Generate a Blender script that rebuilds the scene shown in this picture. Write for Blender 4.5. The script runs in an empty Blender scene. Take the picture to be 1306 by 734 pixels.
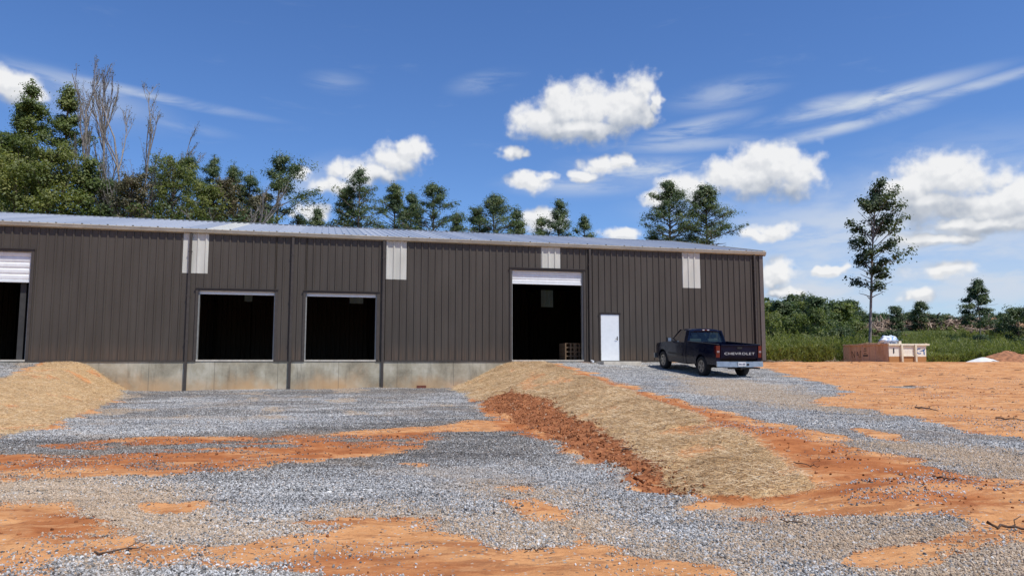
import bpy, bmesh, math, random
import numpy as np
from math import sin, cos, pi, radians as R
from mathutils import Vector, Matrix

random.seed(7); rng = np.random.default_rng(7)
scene = bpy.context.scene
col = scene.collection

# ---------------------------------------------------------------- camera maths
FPX = 943.0; PITCH = math.atan(93 / FPX)
def ray(px, py):
    a, b = px - 653.0, 367.0 - py
    return (a, FPX * cos(PITCH) - b * sin(PITCH), FPX * sin(PITCH) + b * cos(PITCH))
def at(px, py, Y):
    r = ray(px, py); return (r[0] / r[1] * Y, Y, r[2] / r[1] * Y)

# ---------------------------------------------------------------- building frame
TH = R(14.15); RX, RY = 12.32, 36.2
ct, st = cos(TH), sin(TH)
def wall_x(px, py=460):            # local x along the front wall
    r = ray(px, py); k = r[0] / r[1]
    s = (k * RY - RX) / (ct - k * st)
    return s
def b2w(x, y): return (RX + x * ct - y * st, RY + x * st + y * ct)

# ---------------------------------------------------------------- noise
def _h(ix, iy, s):
    n = (ix * 374761393 + iy * 668265263 + s * 974711) & 0xffffffff
    n = ((n ^ (n >> 13)) * 1274126177) & 0xffffffff
    return ((n ^ (n >> 16)) & 0xffff) / 65535.0
def vnoise(x, y, s=0):
    ix = np.floor(x).astype(np.int64); iy = np.floor(y).astype(np.int64)
    fx = x - ix; fy = y - iy; fx = fx * fx * (3 - 2 * fx); fy = fy * fy * (3 - 2 * fy)
    a, b, c, d = _h(ix, iy, s), _h(ix + 1, iy, s), _h(ix, iy + 1, s), _h(ix + 1, iy + 1, s)
    return (a * (1 - fx) + b * fx) * (1 - fy) + (c * (1 - fx) + d * fx) * fy
def fbm(x, y, o=4, s=0):
    t = 0; a = .5
    for i in range(o):
        t = t + a * vnoise(x, y, s + i); x = x * 2.03; y = y * 2.03; a *= .5
    return t / (1 - .5 ** o)
def smooth(t): t = np.clip(t, 0, 1); return t * t * (3 - 2 * t)

# ---------------------------------------------------------------- terrain
def wall_d(X, Y): return -((X - RX) * (-st) + (Y - RY) * ct)
def U(X, Y):
    d = wall_d(X, Y)
    z = np.interp(d, [-6, 0, 2.4, 5.8, 12, 20, 27, 33], [-.2, -.05, -.32, -.58, -.84, -1.08, -1.38, -1.52])
    return z
def base_h(X, Y):
    X = np.asarray(X, float); Y = np.asarray(Y, float)
    L = -1.6 + .0145 * np.clip(Y, -5, 31.5)
    up = np.maximum(U(X, Y), L)
    xb = np.interp(Y, [7, 8.8, 10.2, 13.7, 23, 32.8], [2.6, 1.9, 1.35, .67, -1.04, -2.9])
    xt = np.interp(Y, [7, 8.6, 10, 12.2, 14.6, 22, 28, 34], [4.0, 4.2, 4.2, 4.1, 3.9, 3.3, 1.9, -.1])
    t1 = smooth((X - xb) / (xt - xb))
    xb2 = np.interp(Y, [8, 14, 16.6, 23.3, 30.2], [-9.2, -9.65, -10.2, -12.6, -15.2])
    xt2 = np.interp(Y, [8, 17, 21.7, 30], [-12.5, -14, -15.2, -17.2])
    t2 = smooth((X - xb2) / (xt2 - xb2))
    z = L + (up - L) * np.maximum(t1, t2)
    # ground behind / far
    rise = smooth((Y - 58) / 38) * smooth((X - 20 - .04 * Y) / 22) * 4.3 * (1 - .5 * smooth((Y - 105) / 60))
    z = z + rise
    # keep the earth under the slab
    lx = (X - RX) * ct + (Y - RY) * st; ly = -wall_d(X, Y)
    ins = smooth((ly - .12) / .3) * (lx < -.1) * (ly < 19.9)
    z = np.where((ly > .1) & (lx < -.1) & (ly < 19.9), np.minimum(z, -.25 - 0 * ins), z)
    return z
def ground_pt(px, py):
    r = ray(px, py); kx, kz = r[0] / r[1], r[2] / r[1]
    Ys = np.arange(2.0, 70, .05)
    dz = kz * Ys - base_h(kx * Ys, Ys)
    i = np.argmax(dz < 0)
    if dz[i] >= 0: i = len(Ys) - 1
    return (kx * Ys[i], Ys[i])

def poly(pts): return np.array([ground_pt(*p) for p in pts])
def sdist(P, X, Y):                 # >0 inside
    n = len(P); ins = np.zeros(X.shape, bool); dm = np.full(X.shape, 1e9)
    for i in range(n):
        ax, ay = P[i]; bx, by = P[(i + 1) % n]
        dx, dy = bx - ax, by - ay
        t = np.clip(((X - ax) * dx + (Y - ay) * dy) / (dx * dx + dy * dy + 1e-9), 0, 1)
        dm = np.minimum(dm, np.hypot(X - ax - t * dx, Y - ay - t * dy))
        c = ((ay > Y) != (by > Y))
        with np.errstate(divide='ignore', invalid='ignore'):
            xi = (bx - ax) * (Y - ay) / (by - ay + 1e-12) + ax
        ins ^= c & (X < xi)
    return np.where(ins, dm, -dm)
GRAVEL = [
 (poly([(135,490),(250,490),(400,490),(560,490),(596,496),(608,512),(634,535),(560,541),(500,543),(420,550),(330,557),(200,556),(90,563),(0,574),(-160,600),(-160,570),(0,558),(75,540),(142,512)]), .35, 1.0),
 (poly([(-160,600),(0,607),(200,607),(330,597),(446,585),(500,574),(560,557),(600,549),(650,549),(708,562),(735,582),(800,614),(880,644),(960,672),(1060,700),(1180,745),(1250,790),(960,790),(900,734),(830,712),(770,672),(660,622),(700,690),(640,690),(560,660),(440,655),(300,688),(200,690),(100,672),(60,642),(-160,640)]), .35, 1.0),
 (poly([(690,461.5),(840,461.5),(978,470),(1040,486),(1085,499),(1035,512),(1120,526),(1306,560),(1500,600),(1500,690),(1306,616),(1200,594),(1120,576),(1024,549),(960,538),(892,515),(824,498),(760,476),(712,464)]), .3, 1.0),
 (poly([(-200,461.5),(52,461.5),(45,466),(0,483),(-60,510),(-200,560)]), .3, 1.0),
 (poly([(860,640),(1000,648),(1120,662),(1306,684),(1500,700),(1500,900),(1150,900),(1040,700),(940,668)]), .4, .62),
 (poly([(-100,566),(330,556),(600,550),(620,556),(500,575),(300,600),(-100,608)]), .4, .40),
 (poly([(0,690),(200,688),(470,700),(520,760),(0,760)]), .3, .40),
 (poly([(1150,565),(1240,575),(1260,590),(1170,580)]), .3, .2),
 (poly([(1130,492),(1190,490),(1180,499),(1140,500)]), .5, .45),
]
CLAYHOLE = [poly([(1095,548),(1150,556),(1170,566),(1120,562)]), poly([(480,588),(560,590),(540,596)]), poly([(180,640),(250,642),(240,655),(190,652)]), poly([(640,640),(700,650),(690,670),(660,668)])]
STRAW = [poly([(570,490),(618,461),(640,460.8),(690,461.5),(735,476),(800,500),(885,533),(944,556),(996,590),(1050,622),(980,634),(880,630),(850,602),(760,545),(700,510),(650,499),(612,511),(590,502)]),
         poly([(162,492),(122,461),(60,462),(45,467),(0,485),(-60,512),(-200,562),(-200,640),(-60,575),(0,557),(75,539),(142,513)])]
DIRT = [poly([(606,512),(650,498),(700,510),(760,544),(850,600),(885,632),(830,622),(745,582),(695,555),(640,528)])]
RED = [(poly([(575,500),(612,512),(640,526),(700,556),(730,578),(700,573),(640,552),(600,510)]), 1.0),
       (poly([(940,541),(1024,553),(1120,580),(1200,596),(1306,620),(1330,660),(1150,650),(1050,640),(900,638),(870,630),(1045,622),(1000,588)]), .9),
       (poly([(-100,556),(660,548),(720,572),(560,566),(300,602),(-100,604)]), .85),
       (poly([(425,640),(480,627),(560,634),(600,645),(520,655),(440,652)]), 1.0),
       (poly([(0,652),(150,655),(190,668),(100,690),(0,690)]), .8),
       (poly([(300,720),(430,700),(620,712),(700,734),(600,760),(300,760)]), .55),
       (poly([(712,468),(760,480),(824,502),(892,520),(960,544),(1010,560),(1000,568),(940,552),(880,532),(820,510),(750,486)]), 1.0),
       (poly([(860,472),(1080,490),(1306,540),(1500,580),(1500,560),(1306,524),(1100,492),(960,470)]), .35),
       (poly([(560,492),(600,484),(612,502),(600,506)]), .8)]
DUST = [poly([(860,640),(1000,646),(1120,658),(1306,680),(1500,690),(1500,900),(1150,900),(1060,720),(960,690)]),
        poly([(-100,606),(190,606),(270,655),(430,656),(470,672),(300,700),(60,690),(-100,660)]), poly([(420,650),(560,650),(690,680),(700,705),(600,690),(430,672)]),
        poly([(650,615),(700,640),(860,700),(1000,740),(1000,800),(760,760),(690,690)]), poly([(1080,560),(1306,575),(1500,640),(1500,690),(1306,616),(1150,585)]), poly([(860,478),(1000,490),(1120,530),(1000,520),(880,500)])]
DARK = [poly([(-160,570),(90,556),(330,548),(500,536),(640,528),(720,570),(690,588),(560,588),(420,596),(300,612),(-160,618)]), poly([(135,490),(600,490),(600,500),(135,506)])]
def classes(X, Y):
    w = (fbm(X * 1.3, Y * 1.3, 4, 140) - .5) * 1.6
    du = np.zeros(X.shape); dk = np.zeros(X.shape)
    for P in DUST: du = np.maximum(du, np.clip(.5 + (sdist(P, X, Y) + w * .8) / 1.2, 0, 1))
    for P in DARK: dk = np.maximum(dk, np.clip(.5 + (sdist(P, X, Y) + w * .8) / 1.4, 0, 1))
    pad = smooth((Y - 16) / 3) * (X < 1)
    st2 = fbm(X * .5 + Y * .25, Y * 1.0 - X * .3, 4, 150)
    dk = np.maximum(dk, pad * smooth((st2 - .38) / .2) * .8)
    du = np.maximum(du, pad * smooth((fbm(X * .9 + Y * .45, Y * .35 - X * .3, 4, 160) - .60) / .1) * .8)
    return du, dk
def ruts(X, Y):
    r = np.zeros(X.shape)
    for (x0, y0, ang, curve, offs, ln) in ((-6, 14.0, 8, .012, (0, 1.5), 9), (-5, 15.5, 16, -.02, (0, 1.55), 8), (-3, 12.8, -4, .03, (0, 1.5), 7), (-7.2, 21, 68, .01, (0, 1.55), 8), (-3.5, 20, 60, -.01, (0, 1.5), 8), (1.0, 7.6, 12, .03, (0, 1.5), 6), (6.5, 11.2, -20, .01, (0, 1.5), 6), (-3, 7.2, 4, .02, (0, 1.45), 6)):
        a = R(ang); u = (X - x0) * cos(a) + (Y - y0) * sin(a); v = -(X - x0) * sin(a) + (Y - y0) * cos(a) - curve * u * u
        for o in offs: r = np.maximum(r, np.exp(-((v - o) / .13) ** 4) * smooth((ln - np.abs(u)) / 3) * (.55 + .45 * np.sin(u * 22 + np.abs(v - o) * 30)))
    return r
def masks(X, Y):
    g = np.zeros(X.shape)
    w1 = (fbm(X * .9, Y * .9, 3, 40) - .5) * 1.6
    for P, w, v in GRAVEL:
        sd = sdist(P, X, Y) + w1 * w
        g = np.maximum(g, v * np.clip(.5 + sd / (w * 3.2), 0, 1))
    for P in CLAYHOLE: g = g * (1 - .8 * np.clip(.5 + (sdist(P, X, Y) + w1 * .2) / .4, 0, 1))
    a_ = R(8); u_ = X * cos(a_) + Y * sin(a_); v_ = -X * sin(a_) + Y * cos(a_)
    v_ = v_ + .5 * np.sin(u_ * .35 + 1)
    stk = fbm(u_ * .28, v_ * 1.9, 4, 50) - .5; blot = fbm(X * 1.6, Y * 1.6, 4, 58) - .5
    rt = ruts(X, Y); g = g - .30 * rt * (g > .02) * (g < .995) - .16 * rt * (g >= .995)
    g = smooth((g + stk * 1.5 * (1 - .62 * np.abs(2 * g - 1)) * (g > .02) + blot * .75 * (g > .02) - .22) / .62)
    s = np.zeros(X.shape)
    for P in STRAW: s = np.maximum(s, np.clip(.5 + (sdist(P, X, Y) + w1 * .22) / .35, 0, 1))
    s = s * (1 - .75 * smooth((fbm(X * 1.7, Y * 1.2, 4, 171) - .60) / .08))
    d = np.zeros(X.shape)
    for P in DIRT: d = np.maximum(d, np.clip(.5 + (sdist(P, X, Y) + w1 * .2) / .4, 0, 1))
    r = np.zeros(X.shape)
    for P, v in RED: r = np.maximum(r, v * np.clip(.5 + (sdist(P, X, Y) + w1 * .5) / .8, 0, 1))
    lx = (X - RX) * ct + (Y - RY) * st
    gr = smooth((Y - 46.5 - .06 * (X - 15) + w1 * 1.2) / 2.5)
    gr = np.maximum(gr, smooth((Y - 58) / 4))
    gr = np.maximum(gr, smooth((-X - 30) / 6) * 0)
    return g, s * (1 - .0 * g), d, r, gr
def ground_z(X, Y, full=True):
    X = np.atleast_1d(np.asarray(X, float)); Y = np.atleast_1d(np.asarray(Y, float))
    z = base_h(X, Y)
    g, s, d, r, gr = masks(X, Y)
    near = 1 - smooth((Y - 45) / 20)
    n1 = fbm(X * .5, Y * .5, 3, 1) - .5; n2 = fbm(X * 2.2, Y * 2.2, 3, 9) - .5; n3 = fbm(X * 5.5, Y * 5.5, 2, 19) - .5
    m = (.07 * n1 + .05 * n2 + .03 * n3 * (1 - g)) * near + d * (.22 * n2 + .14 * n3) + s * (.09 * n2 + .05 * n3) + .05 * s * (1 - d)
    m += (1 - near) * .8 * (fbm(X * .08, Y * .08, 3, 3) - .5)
    # tyre ruts across the clay strip
    lx = (X - RX) * ct + (Y - RY) * st; ly = -wall_d(X, Y)
    m = m - .028 * ruts(X, Y)
    hide = (ly > -.4) & (lx < 0) & (ly < 20.3) & (base_h(X, Y) > -.9)
    m = np.where(hide, np.minimum(m, 0), m)
    m = np.where((ly > .1) & (ly < 19.9) & (lx < -.1), 0, m)
    return z + m

# ---------------------------------------------------------------- object helpers
def link(name, me, mats=None, parent=None):
    o = bpy.data.objects.new(name, me); col.objects.link(o)
    if mats is not None:
        for m in (mats if isinstance(mats, (list, tuple)) else [mats]): me.materials.append(m)
    if parent: o.parent = parent
    return o
def np_mesh(name, V, F, smooth_=False):
    V = np.asarray(V, np.float32).reshape(-1, 3); F = np.asarray(F, np.int32)
    me = bpy.data.meshes.new(name); n, k = F.shape
    me.vertices.add(len(V)); me.vertices.foreach_set('co', V.ravel())
    me.loops.add(n * k); me.loops.foreach_set('vertex_index', F.ravel())
    me.polygons.add(n); me.polygons.foreach_set('loop_start', np.arange(0, n * k, k, dtype=np.int32))
    me.polygons.foreach_set('loop_total', np.full(n, k, np.int32))
    if smooth_: me.polygons.foreach_set('use_smooth', np.ones(n, bool))
    me.update(calc_edges=True); me.validate()
    return me
def empty(name, loc=(0, 0, 0), rz=0, rx=0):
    o = bpy.data.objects.new(name, None); col.objects.link(o); o.location = loc; o.rotation_euler = (rx, 0, rz)
    o.empty_display_size = .3
    return o
def tag(o, label=None, cat=None, group=None, kind=None):
    if label: o['label'] = label
    if cat: o['category'] = cat
    if group: o['group'] = group
    if kind: o['kind'] = kind
    return o

class MB:
    def __init__(s): s.bm = bmesh.new()
    def box(s, x0, x1, y0, y1, z0, z1, bev=0):
        r = bmesh.ops.create_cube(s.bm, size=1)
        for v in r['verts']:
            v.co = Vector((x0 + (v.co.x + .5) * (x1 - x0), y0 + (v.co.y + .5) * (y1 - y0), z0 + (v.co.z + .5) * (z1 - z0)))
        if bev:
            es = list({e for v in r['verts'] for e in v.link_edges})
            bmesh.ops.bevel(s.bm, geom=es, offset=bev, segments=2, affect='EDGES', profile=.6)
        return s
    def cyl(s, a, b, r, n=12, r2=None):
        a, b = Vector(a), Vector(b); d = b - a
        q = d.to_track_quat('Z', 'Y').to_matrix().to_4x4()
        bmesh.ops.create_cone(s.bm, cap_ends=True, segments=n, radius1=r, radius2=r if r2 is None else r2, depth=d.length,
                              matrix=Matrix.Translation((a + b) / 2) @ q)
        return s
    def prism(s, pts, axis, a, b):   # polygon pts (2D) extruded along an axis
        def mk(u, v, w):
            return {'x': (w, u, v), 'y': (u, w, v), 'z': (u, v, w)}[axis]
        A = [s.bm.verts.new(mk(p[0], p[1], a)) for p in pts]; B = [s.bm.verts.new(mk(p[0], p[1], b)) for p in pts]
        n = len(pts)
        for i in range(n): s.bm.faces.new((A[i], A[(i + 1) % n], B[(i + 1) % n], B[i]))
        s.bm.faces.new(A[::-1]); s.bm.faces.new(B)
        return s
    def quad(s, *p):
        s.bm.faces.new([s.bm.verts.new(q) for q in p]); return s
    def loft(s, rings, close=True, caps=True):
        vs = [[s.bm.verts.new(p) for p in r] for r in rings]; n = len(rings[0])
        for a, b in zip(vs, vs[1:]):
            for i in range(n if close else n - 1): s.bm.faces.new((a[i], a[(i + 1) % n], b[(i + 1) % n], b[i]))
        if caps: s.bm.faces.new(vs[0][::-1]); s.bm.faces.new(vs[-1])
        return s
    def build(s, name, mat, parent=None, sm=False, ang=None):
        bmesh.ops.recalc_face_normals(s.bm, faces=s.bm.faces)
        me = bpy.data.meshes.new(name); s.bm.to_mesh(me); s.bm.free()
        if sm or ang:
            me.polygons.foreach_set('use_smooth', np.ones(len(me.polygons), bool))
        if ang:
            me.set_sharp_from_angle(angle=R(ang))
        return link(name, me, mat, parent)

# ---------------------------------------------------------------- materials
def split_build(mb, name, mat, parent=None, **k):
    bm = mb.bm; bmesh.ops.recalc_face_normals(bm, faces=bm.faces); seen = set(); out = []
    for v in bm.verts:
        if v in seen: continue
        comp = []; st_k = [v]; seen.add(v)
        while st_k:
            u = st_k.pop(); comp.append(u)
            for e in u.link_edges:
                w_ = e.other_vert(u)
                if w_ not in seen: seen.add(w_); st_k.append(w_)
        ix = {u: i for i, u in enumerate(comp)}; fs = {f for u in comp for f in u.link_faces}
        me = bpy.data.meshes.new(name); me.from_pydata([u.co[:] for u in comp], [], [[ix[q] for q in f.verts] for f in fs]); me.update()
        out.append(link(name, me, mat, parent))
    bm.free(); return out

class NT:
    def __init__(s, name):
        s.m = bpy.data.materials.new(name); s.m.use_nodes = True; s.t = s.m.node_tree; s.t.nodes.clear()
        s.out = s.n('ShaderNodeOutputMaterial')
    def n(s, typ, **kw):
        nd = s.t.nodes.new(typ)
        for k, v in kw.items():
            if k.startswith('i_'): nd.inputs[k[2:].replace('_', ' ')].default_value = v
            else: setattr(nd, k, v)
        return nd
    def l(s, a, b): s.t.links.new(a, b)
    def val(s, x, sock):
        if isinstance(x, bpy.types.NodeSocket): s.l(x, sock)
        elif x is not None: sock.default_value = x
    def math(s, op, a, b=None, c=None, clamp=False):
        nd = s.t.nodes.new('ShaderNodeMath'); nd.operation = op; nd.use_clamp = clamp
        s.val(a, nd.inputs[0])
        if b is not None: s.val(b, nd.inputs[1])
        if c is not None: s.val(c, nd.inputs[2])
        return nd.outputs[0]
    def mix(s, f, a, b, mode='MIX'):
        nd = s.t.nodes.new('ShaderNodeMix'); nd.data_type = 'RGBA'; nd.blend_type = mode
        s.val(f, nd.inputs[0])
        for x, i in ((a, 6), (b, 7)):
            if isinstance(x, tuple) and len(x) == 3: x = (*x, 1)
            s.val(x, nd.inputs[i])
        return nd.outputs[2]
    def noise(s, scale, vec=None, detail=4, rough=.55, dist=0):
        nd = s.n('ShaderNodeTexNoise'); nd.inputs['Scale'].default_value = scale; nd.inputs['Detail'].default_value = detail
        nd.inputs['Roughness'].default_value = rough; nd.inputs['Distortion'].default_value = dist
        if vec is not None: s.l(vec, nd.inputs['Vector'])
        return nd.outputs['Fac']
    def ramp(s, f, stops):
        nd = s.n('ShaderNodeValToRGB'); s.l(f, nd.inputs[0]); e = nd.color_ramp.elements
        while len(e) < len(stops): e.new(.5)
        for el, (p, c) in zip(e, stops):
            el.position = p; el.color = (*c, 1) if len(c) == 3 else c
        return nd.outputs[0]
    def step(s, x, lo, hi):
        if lo > hi: return s.math('SUBTRACT', 1.0, s.step(x, hi, lo))
        nd = s.n('ShaderNodeMapRange'); nd.interpolation_type = 'SMOOTHSTEP'; s.val(x, nd.inputs[0])
        nd.inputs[1].default_value = lo; nd.inputs[2].default_value = hi
        return nd.outputs[0]
    def obj(s): return s.n('ShaderNodeTexCoord').outputs['Object']
    def map(s, vec, scale=(1, 1, 1), rot=(0, 0, 0), loc=(0, 0, 0)):
        nd = s.n('ShaderNodeMapping'); s.l(vec, nd.inputs[0]); nd.inputs['Scale'].default_value = scale
        nd.inputs['Rotation'].default_value = rot; nd.inputs['Location'].default_value = loc; return nd.outputs[0]
    def bump(s, h, strength=.5, dist=.02):
        nd = s.n('ShaderNodeBump'); s.l(h, nd.inputs['Height']); nd.inputs['Strength'].default_value = strength; nd.inputs['Distance'].default_value = dist
        return nd.outputs[0]
    def prin(s, color, rough=.6, metal=0, normal=None, spec=.5, coat=0):
        nd = s.n('ShaderNodeBsdfPrincipled')
        if isinstance(color, tuple): color = (*color[:3], 1)
        s.val(color, nd.inputs['Base Color']); s.val(rough, nd.inputs['Roughness']); s.val(metal, nd.inputs['Metallic'])
        nd.inputs['Specular IOR Level'].default_value = spec; nd.inputs['Coat Weight'].default_value = coat; nd.inputs['Coat Roughness'].default_value = .05
        if normal is not None: s.l(normal, nd.inputs['Normal'])
        s.l(nd.outputs[0], s.out.inputs[0]); return nd

def simple(name, c, rough=.6, metal=0, var=.15, scale=6, spec=.5, coat=0, bump=0):
    t = NT(name); n = t.noise(scale, t.obj(), 5)
    k = t.step(n, .3, .7)
    colr = t.mix(k, tuple(x * (1 - var) for x in c), tuple(min(1, x * (1 + var)) for x in c))
    rr = t.math('MULTIPLY_ADD', n, .2, rough - .1)
    t.prin(colr, rr, metal, t.bump(n, bump, .01) if bump else None, spec, coat)
    return t.m
M = {}
def mk_wall():
    t = NT('siding_bronze'); o = t.obj()
    n = t.noise(1.2, t.map(o, (1, 1, .25)), 5); st_ = t.noise(9, t.map(o, (1, 1, .05)), 3)
    sep = t.n('ShaderNodeSeparateXYZ'); t.l(o, sep.inputs[0])
    low = t.step(sep.outputs[2], .9, 0.0)                     # dust splashed on the foot of the wall
    c = t.mix(t.step(n, .3, .7), (.058, .048, .038), (.070, .059, .048))
    wn_ = t.n('ShaderNodeTexWhiteNoise'); wn_.noise_dimensions = '1D'; t.l(t.math('FLOOR', t.math('DIVIDE', sep.outputs[0], .9144)), wn_.inputs['W'])
    c = t.mix(t.math('MULTIPLY', wn_.outputs[0], .30), c, t.mix(1.0, c, (1.35, 1.33, 1.30), 'MULTIPLY'))
    c = t.mix(t.math('MULTIPLY', t.step(st_, .45, .75), .25), c, (.095, .078, .067))
    c = t.mix(t.math('MULTIPLY', low, t.math('MULTIPLY', t.step(st_, .3, .7), .24)), c, (.24, .14, .08))
    t.prin(c, t.math('MULTIPLY_ADD', n, .15, .42), 0, None, .3); return t.m
M['wall'] = mk_wall()
M['trim'] = simple('bronze_trim', (.062, .052, .044), .45, var=.1, spec=.3)
M['white_panel'] = None
def mk_trans():
    t = NT('translucent_panel'); o = t.obj(); n = t.noise(2.5, t.map(o, (1, 1, .3)), 5)
    c = t.mix(t.step(n, .3, .7), (.64, .63, .56), (.76, .75, .68))
    a = t.n('ShaderNodeBsdfDiffuse'); b = t.n('ShaderNodeBsdfTranslucent'); t.l(c, a.inputs[0]); b.inputs[0].default_value = (.75, .68, .6, 1)
    m = t.n('ShaderNodeMixShader'); m.inputs[0].default_value = .22; t.l(a.outputs[0], m.inputs[1]); t.l(b.outputs[0], m.inputs[2])
    t.l(m.outputs[0], t.out.inputs[0]); return t.m
M['trans'] = mk_trans()
def mk_roof():
    t = NT('galvanised_roof'); o = t.obj()
    sep = t.n('ShaderNodeSeparateXYZ'); t.l(o, sep.inputs[0])
    sheet = t.math('FLOOR', t.math('DIVIDE', sep.outputs[0], .914))
    wn = t.n('ShaderNodeTexWhiteNoise'); wn.noise_dimensions = '1D'; t.l(sheet, wn.inputs['W'])
    n = t.noise(2, t.map(o, (1, .3, 1)), 5)
    c = t.mix(wn.outputs[0], (.53, .55, .57), (.64, .65, .66))
    c = t.mix(t.math('MULTIPLY', n, .5), c, (.50, .52, .54))
    t.prin(c, t.math('MULTIPLY_ADD', wn.outputs[0], .08, .38), .55); return t.m
M['roof'] = mk_roof()
M['gutter'] = simple('gutter_stone_white', (.40, .365, .29), .5, var=.12, scale=2)
M['white_metal'] = simple('white_painted_steel', (.78, .79, .79), .4, var=.05)
M['door_white'] = simple('white_door', (.74, .77, .78), .45, var=.03)
M['galv'] = simple('galvanised_angle', (.30, .30, .28), .5, .3, var=.1)
M['dark_steel'] = simple('dark_steel', (.02, .02, .02), .5)
M['interior'] = simple('interior_shade_dark', (.035, .034, .033), .8, var=.2)  # near black: the darkness of the open bays is painted into this colour
M['slab'] = simple('slab_concrete', (.13, .12, .10), .7, var=.2)
M['sill'] = simple('concrete_lip', (.55, .50, .42), .8, var=.15, scale=4)
def mk_conc():
    t = NT('stained_concrete'); o = t.obj()
    sep = t.n('ShaderNodeSeparateXYZ'); t.l(o, sep.inputs[0])
    n = t.noise(.8, t.map(o, (1, 1, .8)), 6, .6); s_ = t.noise(3.2, t.map(o, (1, 1, .12)), 5, .65); f = t.noise(14, o, 5)
    c = t.ramp(n, [(.36, (.24, .21, .15)), (.5, (.38, .34, .25)), (.6, (.50, .46, .36))])
    c = t.mix(t.math('MULTIPLY', t.step(s_, .5, .72), .55), c, (.09, .085, .07))
    c = t.mix(t.math('MULTIPLY', t.step(f, .45, .75), .3), c, (.42, .40, .33))
    # clay splashed up from the foot, heavier in places
    lowm = t.math('ADD', t.math('MULTIPLY', t.step(sep.outputs[2], -.2, -1.15), .8), t.math('MULTIPLY_ADD', t.noise(.45, t.map(o, (1, 1, .7), (0, 0, 0), (3, 0, 0)), 6, .6), 3.2, -1.7))
    c = t.mix(t.math('MULTIPLY', t.step(lowm, .0, 1.05), .8), c, (.54, .33, .16))
    jx = t.math('PINGPONG', t.math('ADD', sep.outputs[0], .7), 1.22); jl = t.math('LESS_THAN', jx, .012)
    c = t.mix(t.math('MULTIPLY', jl, .5), c, (.08, .07, .06))
    t.prin(c, .85, 0, t.bump(f, .3, .01), .2); return t.m
M['conc'] = mk_conc()

def gravel_color(t, vec):
    vo = t.n('ShaderNodeTexVoronoi'); vo.inputs['Scale'].default_value = 34; vo.inputs['Randomness'].default_value = 1; t.l(vec, vo.inputs['Vector'])
    sp = t.n('ShaderNodeSeparateColor'); t.l(vo.outputs['Color'], sp.inputs[0])
    vo2 = t.n('ShaderNodeTexVoronoi'); vo2.inputs['Scale'].default_value = 55; t.l(vec, vo2.inputs['Vector'])
    sp2 = t.n('ShaderNodeSeparateColor'); t.l(vo2.outputs['Color'], sp2.inputs[0])
    k = t.math('MULTIPLY_ADD', sp.outputs[0], .65, t.math('MULTIPLY', sp2.outputs[0], .35))
    c = t.ramp(k, [(.08, (.07, .068, .066)), (.38, (.24, .238, .232)), (.62, (.40, .396, .385)), (.85, (.70, .69, .66))])
    h = t.math('SUBTRACT', 1, vo.outputs['Distance'])
    return c, h, sp
def gravel_tint(t, gc, o):
    stv2 = t.map(o, (.3, 1.6, 1), (0, 0, R(20))); ns2 = t.noise(1.1, stv2, 5, .6, .4)
    shade = t.step(t.noise(.45, t.map(o, (.6, 1.3, 1)), 5, .6), .35, .65)
    gc = t.mix(t.math('MULTIPLY', t.step(ns2, .45, .68), .6), gc, t.mix(1.0, gc, (.52, .52, .54), 'MULTIPLY'))
    gc = t.mix(t.math('MULTIPLY', shade, .4), gc, t.mix(1.0, gc, (1.4, 1.38, 1.34), 'MULTIPLY'))
    tanm = t.step(t.noise(.55, t.map(o, (1, 1.2, 1), (0, 0, 0), (7, 3, 0)), 5, .65), .50, .66)
    return t.mix(t.math('MULTIPLY', tanm, .38), gc, (.40, .31, .22))
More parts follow.
